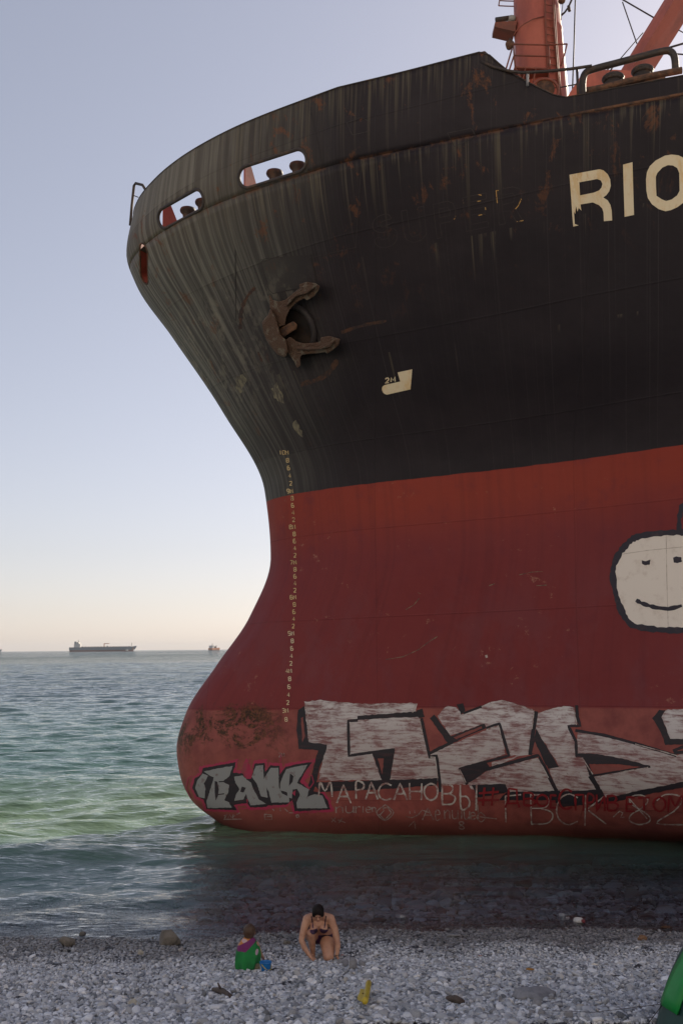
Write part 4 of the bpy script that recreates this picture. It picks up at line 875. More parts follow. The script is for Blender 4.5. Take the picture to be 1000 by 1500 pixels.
kid(bm_obj('ladder', bm, CRANED, None, True))
TP('cable_conduit', [(640, -200), (652, 100), (668, 400), (690, 700), (715, 1000)], 29.72, 0.045)
TP('pipe_run', [(222, 375), (262, 310), (330, 255), (420, 205), (500, 180), (545, 172)], 29.66, 0.018)
def prism(name, pts, Y0, Y1, mat):
    bm = bmesh.new(); A_ = [bm.verts.new(at(*q, Y0)) for q in pts]; B_ = [bm.verts.new(v.co + Vector((0, Y1 - Y0, 0))) for v in A_]
    bm.faces.new(A_); bm.faces.new(list(reversed(B_))); n_ = len(A_)
    for i in range(n_): bm.faces.new((A_[i], A_[(i + 1) % n_], B_[(i + 1) % n_], B_[i]))
    bmesh.ops.recalc_face_normals(bm, faces=bm.faces); return bm_obj(name, bm, mat)
br = kid(prism('lamp_bracket', zP([(32, 232), (262, 216), (242, 330), (30, 280)]), 30.2, 30.8, CRANED))
kid(tube_obj('lamp', [at(*q, 30.4) for q in zP([(38, 210), (180, 190)])], 0.085, DARKM, None, 12))
bm = bmesh.new(); add_ell(bm, at(*zP([(205, 195)])[0], 30.4), (0.15, 0.12, 0.11)); kid(bm_obj('lamp', bm, paint('grey_lamp', (0.3, 0.3, 0.28)), None, True))
bm = bmesh.new(); c_ = at(*zP([(185, 480)])[0], 29.4); add_cone(bm, c_ + Vector((0, -0.08, 0)), c_ + Vector((0, 0.14, 0.02)), 0.15, 0.08, 20); add_cone(bm, c_ + Vector((0, 0.05, 0.1)), c_ + Vector((0.05, 0.05, 0.28)), 0.05, 0.04)
fl = kid(bm_obj('floodlight', bm, RUST, None, True))
TP('top_rail', [(75, 5), (150, 10), (230, 12)], 30.2, 0.02); TP('top_rail', [(70, 60), (150, 64), (230, 66)], 30.2, 0.02); TP('top_rail', [(85, -30), (70, 60)], 30.2, 0.02)
TP('hanging_line', [(832, 0), (800, 75), (760, 130), (728, 158)], 29.8, 0.035, DARKM); TP('hanging_line', [(742, 30), (722, 210)], 29.8, 0.012, DARKM); TP('hanging_line', [(800, 60), (812, 118)], 29.8, 0.05, DARKM)
bm = bmesh.new(); add_ell(bm, at(*zP([(730, 8)])[0], 29.9), (0.12, 0.12, 0.1)); kid(bm_obj('floodlight', bm, RUST, None, True))
T('stay_wire', [(842.8, -30, 28.5), (840, 70, 28.5), (837.5, 140, 28.5)], 0.022)
# winch drum behind the rail
wc = at(798, 132, 23.2); bm = bmesh.new(); ringp = [wc + Vector((0.33 * math.cos(a), 0, 0.30 * math.sin(a))) for a in np.linspace(0, 6.28318, 25)[:-1]]
add_tube(bm, ringp, 0.035, 6, True); wn = under(bm_obj('winch', bm, CRANED, None, True))
bm = bmesh.new(); add_cone(bm, wc + Vector((0, 0.05, 0.05)), wc + Vector((0, 0.9, 0.05)), 0.2, 0.2, 20); add_cone(bm, wc + Vector((0, 0.0, 0.05)), wc + Vector((0, 0.06, 0.05)), 0.24, 0.24, 20); kid(bm_obj('winch_drum', bm, RUST, None, True), wn)
bm = bmesh.new(); add_box(bm, (wc.x, wc.y + 0.6, (wc.z - 0.3 + ZD) / 2), (0.7, 0.8, wc.z - 0.3 - ZD + 0.02)); kid(bm_obj('winch_bed', bm, RUST), wn)
# handrail running to the roller fairlead
T('handrail', [(704, 90, 21.3), (722, 98, 21.2), (745, 104, 21.1), (765, 106.5, 21.0), (800, 104.5, 20.9), (835, 101, 20.85), (866, 96.5, 20.8)], 0.035)
T('handrail_stanchion', [(772, 107, 21.0), (772, 126, 21.0)], 0.03, paint('grey_paint', (0.25, 0.25, 0.27))); T('handrail_stanchion', [(844.5, 102, 20.85), (846, 141, 20.85)], 0.03)
T('safety_chain', [(820, 128, 20.9), (846, 123, 20.85)], 0.015)
pipe = [(v.x, v.y, v.z) for v in catmull([(853, 143, 21.05), (852.5, 122, 21.05), (856, 108, 21.03), (868, 101.5, 21.0), (900, 93, 20.88), (940, 82.5, 20.72), (970, 75, 20.62), (981, 75.5, 20.58), (987, 84, 20.55), (989, 106, 20.55)], 5)]
gp = T('roller_fairlead', pipe, 0.078, DARKM, None, 12); gp['label'] = 'bent pipe guard over two mooring rollers'
kid(tube_obj('fairlead_lip', [at(*q) for q in [(858, 133, 20.75), (880, 129, 20.65), (920, 119, 20.5), (960, 110, 20.35), (998, 103, 20.25)]], 0.075, RUST, None, 10), gp)
bm = bmesh.new(); e0 = at(858, 138, 20.8); e1 = at(974, 115, 20.3)
pl = [e0, e1, e1 + Vector((0, 0.9, 0)), e0 + Vector((0, 0.9, 0))]; lo = [bm.verts.new(v - Vector((0, 0, 0.05))) for v in pl]; hi = [bm.verts.new(v + Vector((0, 0, 0.07))) for v in pl]
bm.faces.new(lo); bm.faces.new(hi)
for i in range(4): bm.faces.new((lo[i], lo[(i + 1) % 4], hi[(i + 1) % 4], hi[i]))
bmesh.ops.recalc_face_normals(bm, faces=bm.faces); kid(bm_obj('fairlead_bed', bm, RUST), gp)
for px, py in ((897, 112), (940, 101)):
    q = at(px, py, 20.85); bm = bmesh.new(); add_ell(bm, q + Vector((0, 0, -0.05)), (0.25, 0.25, 0.10)); add_cone(bm, q + Vector((0, 0, -0.6)), q + Vector((0, 0, -0.05)), 0.17, 0.19, 20); add_cone(bm, q + Vector((0, 0, -0.13)), q + Vector((0, 0, -0.06)), 0.20, 0.25, 24)
    kid(bm_obj('rope_roller', bm, DARKM, None, True), gp)
# deck edge moulding aft of the bulwark
path = []
for X in np.linspace(5.2, 20, 40):
    b, nn, tt = inward(X, 0.02); path.append(b + Vector((0, 0, 0.03)))
under(tube_obj('deck_edge_bar', path, 0.045, RUST, None, 6))
# second crane: its sloping boom and housing
def boomv(px, py, Y): return at(px, py, Y)
def ext(a, b, k): return a + (b - a) * k
L0, L1 = at(903, 112, 27.6), at(972, 0, 26.6); M0, M1 = at(917.5, 113, 27.0), at(986, 0, 26.0); R0_, R1_ = at(951, 112, 27.7), at(1022, 0, 26.7)
F0 = L0 + (R0_ - M0); F1 = L1 + (R1_ - M1); bm = bmesh.new()
A_ = [bm.verts.new(ext(a, b, -0.55)) for a, b in ((L0, L1), (M0, M1), (R0_, R1_), (F0, F1))]; B_ = [bm.verts.new(ext(a, b, 2.6)) for a, b in ((L0, L1), (M0, M1), (R0_, R1_), (F0, F1))]
bm.faces.new(A_); bm.faces.new(B_)
for i in range(4): bm.faces.new((A_[i], A_[(i + 1) % 4], B_[(i + 1) % 4], B_[i]))
bmesh.ops.recalc_face_normals(bm, faces=bm.faces); bo = under(bm_obj('crane_boom', bm, CRANE)); bo['label'] = 'long square-sided red crane boom slanting up to the right'
under(prism('crane_housing', [(828, 145), (855, 103), (900, 102), (935, 104), (935, 160), (828, 160)], 26.4, 27.6, CRANE))
for pts, r_ in (([(895, -10, 27.4), (957, 26, 26.9)], 0.022), ([(911, 3, 27.3), (932, 64, 27.3)], 0.018), ([(941, 48, 27.2), (907, 87, 27.2), (880, 110, 27.0)], 0.016), ([(975, 71, 26.4), (1030, 55, 26)], 0.03), ([(990, 79, 26), (1030, 82, 26)], 0.022), ([(993, 44, 26.5), (1030, 64, 26.5)], 0.016), ([(893, 104, 25.5), (897, 98, 25.5)], 0.02)):
    T('stay_wire', pts, r_)
# rail at the very stem
T('stem_rail', [(191, 330, 30.35), (193.5, 300, 30.35), (196.5, 272, 30.35), (199, 268.5, 30.3), (209, 271, 30.1), (214, 279, 29.9)], 0.045); T('stem_rail', [(195, 286, 30.3), (203, 289, 30.2)], 0.015)

# ------------------------------------------------------------------ anchor hanging in its hawse
AN = empty('anchor', hc + hn * 0.3, 'rust-brown stockless anchor hanging in the black bow plating, flukes to the right', 'anchor')
def onplane(x, y, d):
    r_ = Vector(ray(x, y)); k = (hc + hn * d - CV).dot(hn) / r_.dot(hn); return CV + r_ * k
zN = Z(330, 370, 5.0)
def slab(name, pts, d0, d1, bev, inset=1.0, mat=ANCH):
    bm = bmesh.new(); B_ = [bm.verts.new(onplane(*p, d0)) for p in pts]; F_ = []
    cx = sum(p[0] for p in pts) / len(pts); cy = sum(p[1] for p in pts) / len(pts)
    for p in pts: F_.append(bm.verts.new(onplane(*p, d1)))
    bm.faces.new(B_); bm.faces.new(list(reversed(F_))); n_ = len(B_)
    for i in range(n_): bm.faces.new((B_[i], B_[(i + 1) % n_], F_[(i + 1) % n_], F_[i]))
    bmesh.ops.recalc_face_normals(bm, faces=bm.faces)
    o = bm_obj(name, bm, mat); m_ = o.modifiers.new('b', 'BEVEL'); m_.width = bev; m_.segments = 2; m_.limit_method = 'ANGLE'; m_.angle_limit = math.radians(50)
    baked(o)
    o.parent = AN; o.matrix_parent_inverse = Matrix.Translation(-Vector(AN.location)); return o
up_ = zN([(318, 308), (332, 318), (345, 345), (390, 360), (440, 345), (485, 308), (522, 278), (545, 262), (540, 232), (600, 214), (660, 224), (692, 245), (680, 280), (650, 320), (600, 350), (575, 336), (545, 350), (505, 378), (470, 420), (445, 475), (438, 530), (392, 545), (352, 462), (328, 402)])
lo_ = zN([(440, 640), (475, 616), (520, 650), (570, 665), (640, 662), (695, 652), (696, 622), (760, 610), (842, 633), (828, 678), (785, 715), (742, 744), (735, 728), (680, 738), (620, 742), (560, 750), (548, 775), (552, 828), (525, 846), (505, 800), (455, 730)])
cr_ = zN([(268, 512), (290, 480), (312, 458), (330, 402), (362, 462), (390, 545), (402, 600), (445, 640), (462, 720), (442, 772), (380, 746), (335, 692), (300, 640), (280, 580)])
slab('fluke', up_, 0.14, 0.40, 0.07); slab('fluke', lo_, 0.14, 0.40, 0.07); slab('crown', cr_, 0.10, 0.54, 0.08)
sp_ = zN([(560, 245), (600, 235), (665, 245), (600, 300), (520, 320), (470, 370), (445, 400), (470, 340), (520, 300)]); slab('fluke_rib', sp_, 0.37, 0.50, 0.03)
sp_ = zN([(520, 690), (600, 695), (690, 690), (740, 660), (800, 645), (770, 690), (700, 710), (600, 715), (520, 710)]); slab('fluke_rib', sp_, 0.37, 0.50, 0.03)
slab('shank', zN([(385, 562), (445, 530), (500, 500), (528, 530), (520, 562), (470, 592), (415, 632)]), -0.1, 0.36, 0.04, 1.0, RUST)

# ------------------------------------------------------------------ rocks, litter and gear on the beach
def ground(px, py):
    lo_, hi_ = 8.0, 60.0
    for _ in range(50):
        m_ = (lo_ + hi_) / 2; q = at(px, py, m_)
        if q.z > float(zb(q.x, q.y)): lo_ = m_
        else: hi_ = m_
    q = at(px, py, (lo_ + hi_) / 2); return q
def stonemat(name, a, b, wetline=True):
    t = NT(name); p = t.pos(); c = t.obj(); f = t.step(t.noise(c, 3.5, 8, 0.7), 0.38, 0.66); cc = t.mix(f, a, b)
    cc = t.mix(t.math('MULTIPLY', t.step(t.noise(c, 22, 4), 0.55, 0.7), 0.4), cc, tuple(k * 0.5 for k in b))
    w = t.step(t.sep(p)[2], 0.10, 0.02)
    cc = t.mix(w, cc, t.mix(1.0, cc, (0.4, 0.38, 0.36), 'MULTIPLY'))
    t.bsdf(cc, t.math('SUBTRACT', 0.85, t.math('MULTIPLY', w, 0.5)), 0, t.bump(t.noise(c, 12, 6), 0.5, 0.01)); return t.m
ROCKG = stonemat('grey_rock', (0.26, 0.26, 0.28), (0.15, 0.15, 0.165)); ROCKB = stonemat('brown_rock', (0.175, 0.155, 0.135), (0.095, 0.084, 0.074)); ROCKO = stonemat('ochre_rock', (0.24, 0.125, 0.06), (0.14, 0.09, 0.065)); ROCKP = stonemat('pale_rock', (0.40, 0.37, 0.31), (0.27, 0.25, 0.22))
def rock(px, py, w, h, d, seed, mat, label, rz=0.0, name='rock', cat='rock', group=None, sink=0.25, cuts=7, base=None):
    g = ground(px, py) if base is None else base
    me = stone_mesh(name, seed, 4, 0.30, 1.0, cuts); co = np.array([v.co for v in me.vertices]); mn = co.min(0); mx = co.max(0)
    co = (co - (mn + mx) / 2) / (mx - mn); co *= np.array([w, d, h / (1 - sink)]); co[:, 2] += h / (1 - sink) * 0.5 - sink * h
    for v, c_ in zip(me.vertices, co): v.co = c_
    o = mesh_obj(name, me, mat); o.location = g; o.rotation_euler = (0, 0, rz); return tag(o, label, cat, group)
GS = 'larger rocks along the waterline'
r_ = rock(249, 1386, 0.36, 0.25, 0.16, 31, ROCKB, 'brown wedge-shaped rock with a flat face at the waterline left of the child', 0.0, group=GS, cuts=9)
rock(99, 1386, 0.27, 0.15, 0.2, 33, ROCKB, 'brown humped rock at the waterline, the farthest left', group=GS)
rock(121, 1373, 0.12, 0.09, 0.12, 34, ROCKB, 'small dark rock in the shallows behind the leftmost humped rock', group=GS)
rock(173, 1364, 0.26, 0.11, 0.18, 35, ROCKB, 'low flat-topped rock out in the shallows on the left', group=GS)
rock(150, 1393, 0.10, 0.06, 0.09, 36, ROCKG, 'small dark wet stone on the shingle between the two brown rocks', group=GS)
rock(206, 1400, 0.10, 0.09, 0.09, 37, ROCKP, 'pale cream stone on the shingle left of the brown wedge rock', group=GS)
rock(196, 1476, 0.13, 0.09, 0.1, 38, ROCKP, 'round pale stone lying on the shingle at lower left', group=GS)
rock(940, 1378, 0.17, 0.08, 0.13, 40, ROCKO, 'orange-brown rock at the water edge on the right', group=GS)
rock(975, 1362, 0.24, 0.06, 0.16, 41, ROCKO, 'ochre rock under shallow water at the far right', group=GS, sink=0.3)
rock(522, 1380, 0.16, 0.08, 0.12, 42, ROCKG, 'smooth grey stone at the waterline right of the kneeling woman', group=GS)
rock(420, 1384, 0.13, 0.07, 0.12, 43, ROCKB, 'dull brown stone at the waterline between child and woman', group=GS)
rock(664, 1374, 0.24, 0.07, 0.16, 44, ROCKG, 'flat grey stone awash at the water edge', group=GS)
rock(553, 1352, 0.34, 0.08, 0.22, 45, ROCKB, 'brown slab under shallow water behind the woman', group=GS)
rock(770, 1300, 0.55, 0.14, 0.35, 46, ROCKB, 'reddish brown slab lying under the dark water', group=GS)
sl = rock(784, 1465, 0.56, 0.12, 0.42, 50, ROCKG, 'large flat grey slab with smaller stones against its near edge', 0.15, 'stone_slab', 'rock', None, 0.3, 5)
GB = 'stones beside the flat slab'
for px, py, w, h, s_, lb in ((786, 1479, .13, .12, 51, 'blocky blue-grey stone leaning on the near edge of the slab'), (806, 1468, .09, .08, 52, 'small rounded stone at the right end of the slab'), (792, 1492, .10, .09, 53, 'egg-shaped stone below the blocky stone by the slab'), (832, 1494, .10, .09, 54, 'round pale grey stone right of the slab stones'), (732, 1470, .06, .09, 55, 'upright small stone left of the slab'), (778, 1489, .10, .07, 56, 'flat bluish stone in front of the blocky stone')):
    rock(px, py, w, h, w * 0.8, s_, ROCKG, lb, 0.3, 'stone', 'stone', GB, 0.15)
GT = 'upright stones by the woman'
for px, py, w, h, s_, lb, rz in ((498, 1414, .10, .09, 61, 'dark grey upright stone nearest the woman\'s hand', .2), (506, 1418, .11, .12, 62, 'mid-grey stone, second from the woman\'s hand', .5), (517, 1421, .12, .17, 63, 'tallest flat stone standing beside the woman', .1), (530, 1418, .10, .11, 64, 'small slanted stone right of the tallest upright stone', -.3)):
    rock(px, py, w, h, w * 0.7, s_, ROCKG, lb, rz, 'stone', 'stone', GT, 0.12)
# driftwood
WOODD = paint('wet_driftwood', (0.055, 0.038, 0.034), (0.10, 0.075, 0.06), 5.0, 0.8, bump=0.6)
def branch(px0, py0, px1, py1, r0, lab, bow=0.03, twig=False):
    a = ground(px0, py0) + Vector((0, 0, 0.05)); b = ground(px1, py1) + Vector((0, 0, 0.05)); m_ = (a + b) / 2 + Vector((0, -bow, 0.02))
    P = catmull([a, a.lerp(m_, .5) + Vector((0, -bow * .5, 0)), m_, m_.lerp(b, .5) + Vector((0, -bow * .4, 0)), b], 5); n_ = len(P); bm = bmesh.new()
    add_tube(bm, [p - a for p in P], [r0 * (0.35 + 0.75 * math.sin(math.pi * (0.1 + 0.75 * i / n_))) * (1 + 0.18 * noise.noise(p * 18)) for i, p in enumerate(P)], 10)
    if twig: add_tube(bm, [m_ - a, m_ - a + Vector((-0.05, 0, 0.10))], [0.02, 0.01], 6)
    o = bm_obj('driftwood', bm, WOODD, None, True); o.location = a; tag(o, lab, 'driftwood')
branch(655, 1468, 678, 1475, 0.042, 'short curved dark piece of driftwood right of the yellow plastic', 0.03)
branch(312, 1455, 338, 1466, 0.035, 'dark knotty stick lying among stones at lower left', 0.0, True)
# yellow plastic scrap: a flat panel and a rolled edge
YEL = paint('yellow_plastic', (0.62, 0.47, 0.045), (0.50, 0.37, 0.04), 7.0, 0.45)
g = ground(534, 1486); YR = empty('plastic_scrap', g, 'broken piece of bright yellow plastic with a rolled edge lying on the shingle', 'plastic scrap')
def pp(px, py, lift): return ground(px, py) + Vector((0, 0, lift)) - g
edge = [(540, 1456), (538.5, 1466), (537, 1475), (534.5, 1485)]; P = [pp(*e, 0.13) for e in edge]
bm = bmesh.new(); add_tube(bm, catmull(P, 4), 0.034, 12); bm_obj('rolled_edge', bm, YEL, YR, True)
outl = [(536, 1466), (531, 1463), (527.5, 1462), (527, 1467), (524.5, 1471), (523, 1476), (526.5, 1479), (530, 1482), (531, 1485), (534, 1485)]
bm = bmesh.new(); A_ = [bm.verts.new(pp(*e, 0.125 - 0.002 * (537 - e[0]))) for e in outl]; f = bm.faces.new(A_); bmesh.ops.triangulate(bm, faces=[f])
o = bm_obj('panel', bm, YEL, YR); m_ = o.modifiers.new('s', 'SOLIDIFY'); m_.thickness = 0.012; baked(o)
bm = bmesh.new(); q = pp(532, 1473, 0.131); add_cone(bm, q, q + Vector((0, 0, 0.006)), 0.016, 0.016, 14); bm_obj('hole_shade', bm, paint('shadowed_yellow', (0.16, 0.11, 0.02)), YR)  # dark disc paints the shade of a hole in the panel
# floating white bottle
g = at(848, 1349, (CAM[2] - 0.02) / -(ray(848, 1349)[2] / ray(848, 1349)[1])); BT = empty('float_bottle', g, 'small white plastic bottle with a red end floating in the dark shallows', 'bottle', None, 0.35)
WHP = paint('white_plastic', (0.62, 0.60, 0.58), (0.45, 0.42, 0.40), 6, 0.4)
def lathe(bm, prof, seg=18, M=Matrix.Identity(4)):
    rings = [[bm.verts.new(M @ Vector((r * math.cos(6.28318 * k / seg), r * math.sin(6.28318 * k / seg), z))) for k in range(seg)] for r, z in prof]
    for A_, B_ in zip(rings, rings[1:]):
        for k in range(seg): bm.faces.new((A_[k], A_[(k + 1) % seg], B_[(k + 1) % seg], B_[k]))
    bm.faces.new(list(reversed(rings[0]))); bm.faces.new(rings[-1])
Mb = Matrix.Rotation(math.radians(78), 4, 'X') @ Matrix.Scale(1.15, 4)
bm = bmesh.new(); lathe(bm, [(0.02, -0.11), (0.05, -0.10), (0.055, -0.07), (0.055, 0.0), (0.05, 0.05), (0.03, 0.08), (0.022, 0.09)], 18, Mb); bm_obj('bottle_body', bm, WHP, BT, True)
bm = bmesh.new(); lathe(bm, [(0.026, 0.09), (0.028, 0.10), (0.028, 0.125), (0.02, 0.13)], 16, Mb); bm_obj('cap', bm, paint('red_cap', (0.20, 0.03, 0.04)), BT, True)
# small bits
for px, py, c_, lb, s_ in ((775, 1425, (0.42, 0.20, 0.04), 'small orange-yellow scrap of bark on the shingle above the slab', .07), (703, 1405, (0.45, 0.16, 0.11), 'tiny salmon-pink chip on the shingle', .03), (501, 1404, (0.45, 0.10, 0.06), 'tiny red-orange chip near the woman\'s left hand', .03)):
    me = stone_mesh('litter_scrap', int(px), 2, 0.3); o = mesh_obj('litter_scrap', me, paint('scrap', c_)); o.location = ground(px, py) + Vector((0, 0, 0.05)); o.scale = (s_, s_ * .5, s_ * .22); tag(o, lb, 'litter')
# tent
g = ground(1012, 1500); TN = empty('tent', (4.10, 10.5, float(zb(4.10, 10.5)) - 0.05), 'dark green dome tent with a bright green edge at the lower right corner', 'tent')
TDK = paint('dark_green_nylon', (0.012, 0.058, 0.050), (0.010, 0.045, 0.042), 1.5, 0.5, bump=0.1); TBR = paint('bright_green_nylon', (0.010, 0.30, 0.060), (0.012, 0.24, 0.05), 2.0, 0.5)
def dome(u, v, k=1.0):   # u along the ridge -1..1, v across -1..1
    h = max(0.0, 1 - v * v) ** 0.8; wd = 1.02 * (1 - 0.42 * abs(u) ** 1.25)
    hh = 1.18 * (1 - 0.55 * abs(u) ** 2.4)
    return Vector((v * wd * k, u * 1.05 * k, hh * h * k))
bm = bmesh.new(); nu, nv = 20, 32; G_ = [[bm.verts.new(dome(-1 + 2 * i / nu, -1 + 2 * j / nv) + Vector((0, 0, 0.012 * noise.noise(Vector((i * .4, j * .4, 0)))))) for j in range(nv + 1)] for i in range(nu + 1)]
for i in range(nu):
    for j in range(nv): bm.faces.new((G_[i][j], G_[i][j + 1], G_[i + 1][j + 1], G_[i + 1][j]))
for r_ in (G_[0], list(reversed(G_[-1]))): bm.faces.new(r_)
bmesh.ops.recalc_face_normals(bm, faces=bm.faces); bm_obj('tent_canopy', bm, TDK, TN, True)
def band(name, u0, u1, mat, k=1.012):
    bm = bmesh.new(); G_ = [[bm.verts.new(dome(u0 + (u1 - u0) * i / 3, -0.92 + 1.84 * j / 40, k)) for j in range(41)] for i in range(4)]
    for i in range(3):
        for j in range(40): bm.faces.new((G_[i][j], G_[i][j + 1], G_[i + 1][j + 1], G_[i + 1][j]))
    bmesh.ops.recalc_face_normals(bm, faces=bm.faces); o = bm_obj(name, bm, mat, TN, True); m_ = o.modifiers.new('s', 'SOLIDIFY'); m_.thickness = 0.015; m_.offset = 1; baked(o); return o
band('edge_band', -0.24, 0.10, TBR)
tube_obj('guy_line', [dome(0.0, -0.92, 1.02), Vector((-1.12, 0.0, 0.08))], 0.004, DARKM, TN, 6); tube_obj('guy_line', [dome(0.03, -0.92, 1.02), Vector((-1.5, 0.55, 0.02)), Vector((-1.9, 0.75, -0.03))], 0.003, DARKM, TN, 6)

# ------------------------------------------------------------------ figures
def skin_mat(name, a, b):
    t = NT(name); c = t.obj(); f = t.step(t.noise(c, 9, 4), 0.4, 0.65); cc = t.mix(f, a, b)
    x = t.bsdf(cc, 0.5, 0, t.bump(t.noise(c, 60, 3), 0.1, 0.003)); x.inputs['Subsurface Weight'].default_value = 0.12; x.inputs['Subsurface Radius'].default_value = (0.02, 0.008, 0.005); return t.m
def capsule(bm, p0, p1, r0, r1, seg=16):
    p0 = Vector(p0); p1 = Vector(p1); d = (p1 - p0); L = d.length; q = d.to_track_quat('Z', 'Y').to_matrix().to_4x4()
    prof = [(r0 * math.cos(a), -0 + r0 * math.sin(a)) for a in np.linspace(-1.5, 0, 6)] + [(r1 * math.cos(a), L + r1 * math.sin(a)) for a in np.linspace(0, 1.5, 6)]
    lathe(bm, prof, seg, Matrix.Translation(p0) @ q)
def chain(bm, pts, rs):
    for a, b, r0, r1 in zip(pts, pts[1:], rs, rs[1:]): capsule(bm, a, b, r0, r1)
def hand(bm, wrist, palm, tip_dir, side, s=1.0, curl=0.35, up=Vector((0, 0, 1))):
    """palm, four fingers of different length and a thumb leaving the side of the palm"""
    w = Vector(wrist); p = Vector(palm); f = Vector(tip_dir).normalized(); sd = f.cross(up).normalized() * side; dn = -up
    for k in (-1, 0, 1): capsule(bm, w.lerp(p, .25) + sd * 0.014 * k * s, p + sd * 0.022 * k * s, 0.016 * s, 0.014 * s, 10)
    for k, ln in ((-1.5, .060), (-0.5, .076), (0.5, .082), (1.5, .070)):
        b = p + sd * 0.0175 * k * s; m_ = b + (f + dn * curl * .4 + sd * .10 * k).normalized() * ln * .55 * s; e = m_ + (f + dn * curl * 1.4 + sd * .08 * k).normalized() * ln * .5 * s
        capsule(bm, b, m_, 0.0095 * s, 0.0088 * s, 8); capsule(bm, m_, e, 0.0088 * s, 0.0072 * s, 8)
    b = w.lerp(p, .35) + sd * 0.026 * s; m_ = b + (f * .55 + sd * .8 + dn * .15).normalized() * .036 * s; e = m_ + (f * .9 + sd * .25 + dn * .3).normalized() * .032 * s
    capsule(bm, b, m_, 0.012 * s, 0.0105 * s, 8); capsule(bm, m_, e, 0.0105 * s, 0.0085 * s, 8)
def fuse(name, bm, mat, parent, vox=0.006, it=5):
    o = bm_obj(name, bm, mat, None, True); m_ = o.modifiers.new('r', 'REMESH'); m_.mode = 'VOXEL'; m_.voxel_size = vox; s_ = o.modifiers.new('s', 'SMOOTH'); s_.iterations = it; s_.factor = 0.5
    baked(o); o.data.polygons.foreach_set('use_smooth', [True] * len(o.data.polygons)); o.parent = parent; return o
def patch(name, body, test, off, mat, parent):
    """a close-fitting garment: the body faces inside a region, lifted off the skin and given a thickness"""
    bm = bmesh.new(); bm.from_mesh(body.data); dead = [f for f in bm.faces if not test(f.calc_center_median(), f.normal)]
    bmesh.ops.delete(bm, geom=dead, context='FACES'); bm.normal_update()
    for v in bm.verts: v.co += v.normal * off
    o = bm_obj(name, bm, mat, None, True); m_ = o.modifiers.new('s', 'SOLIDIFY'); m_.thickness = off * 0.9; m_.offset = -1; baked(o); o.parent = parent; return o
SKIN = skin_mat('tanned_skin', (0.50, 0.27, 0.18), (0.40, 0.20, 0.13)); SKINC = skin_mat('child_skin', (0.42, 0.25, 0.17), (0.36, 0.2, 0.13))
HAIRD = paint('dark_hair', (0.009, 0.006, 0.006), (0.014, 0.010, 0.009), 14, 0.55, spec=0.15, stretch=(1, 1, .15), bump=0.4); HAIRB = paint('brown_hair', (0.085, 0.045, 0.025), (0.055, 0.03, 0.018), 14, 0.5, stretch=(1, 1, .15), bump=0.5)
g = ground(467, 1409); WO = empty('person', g + Vector((0, 0, -0.01)), 'woman in a dark bikini kneeling bent over with both hands on the shingle', 'person')
V3 = Vector
bm = bmesh.new()
pelvis, waist, chest, sho = V3((0.01, .38, .30)), V3((0.0, .30, .43)), V3((0, .19, .56)), V3((0, .12, .655))
add_ell(bm, pelvis, (.185, .15, .135)); chain(bm, [pelvis + V3((0, 0, .05)), waist, chest], [.135, .125, .135]); add_ell(bm, chest, (.165, .115, .13), Matrix.Rotation(-.5, 3, 'X'))
for s in (-1, 1): capsule(bm, waist + V3((s * .05, 0, 0)), chest + V3((s * .07, 0, 0)), .10, .105); capsule(bm, sho + V3((s * .03, .02, 0)), V3((s * .165, .10, .64)), .075, .066)
for s in (-1, 1): add_ell(bm, V3((s * .072, .055, .495)), (.064, .066, .072)); capsule(bm, V3((s * .09, .12, .58)), V3((s * .075, .065, .515)), .05, .055)
chain(bm, [sho + V3((0, .02, .02)), V3((-.005, .045, .705))], [.062, .055])                                     # neck
# head, bowed: face turned down and forward
hd = V3((-.008, .0, .745)); RH = Matrix.Rotation(math.radians(38), 3, 'X')
def hp(x, y, z): return hd + RH @ V3((x, y, z))
add_ell(bm, hp(0, .012, .025), (.078, .095, .090), RH); add_ell(bm, hp(0, -.028, -.035), (.060, .066, .082), RH); add_ell(bm, hp(0, -.055, -.095), (.030, .028, .022), RH)
capsule(bm, hp(0, -.088, .002), hp(0, -.106, -.034), .009, .014, 10)
for s in (-1, 1): add_ell(bm, hp(s * .078, .0, -.018), (.010, .018, .030), RH, 2); add_ell(bm, hp(s * .03, -.082, .012), (.022, .012, .010), RH, 2); add_ell(bm, hp(s * .036, -.062, -.035), (.024, .026, .026), RH, 2)
add_ell(bm, hp(0, -.086, -.066), (.022, .012, .008), RH, 2)
# arms
LW, RW = V3((-.125, -.05, .105)), V3((.268, .0, .105))
chain(bm, [V3((-.175, .10, .63)), V3((-.225, .07, .48)), V3((-.262, .03, .335))], [.066, .055, .043]); chain(bm, [V3((-.262, .03, .335)), V3((-.215, -.005, .225)), LW], [.042, .041, .027])
chain(bm, [V3((.175, .10, .63)), V3((.235, .08, .48)), V3((.272, .05, .345))], [.066, .055, .043]); chain(bm, [V3((.272, .05, .345)), V3((.285, .03, .235)), RW], [.042, .040, .027])
hand(bm, LW, LW + V3((.06, -.025, -.055)), V3((.65, -.25, -.25)), -1, 1.0, .45); hand(bm, RW, RW + V3((.035, -.02, -.075)), V3((.85, -.1, -.25)), 1, 1.0, .15)
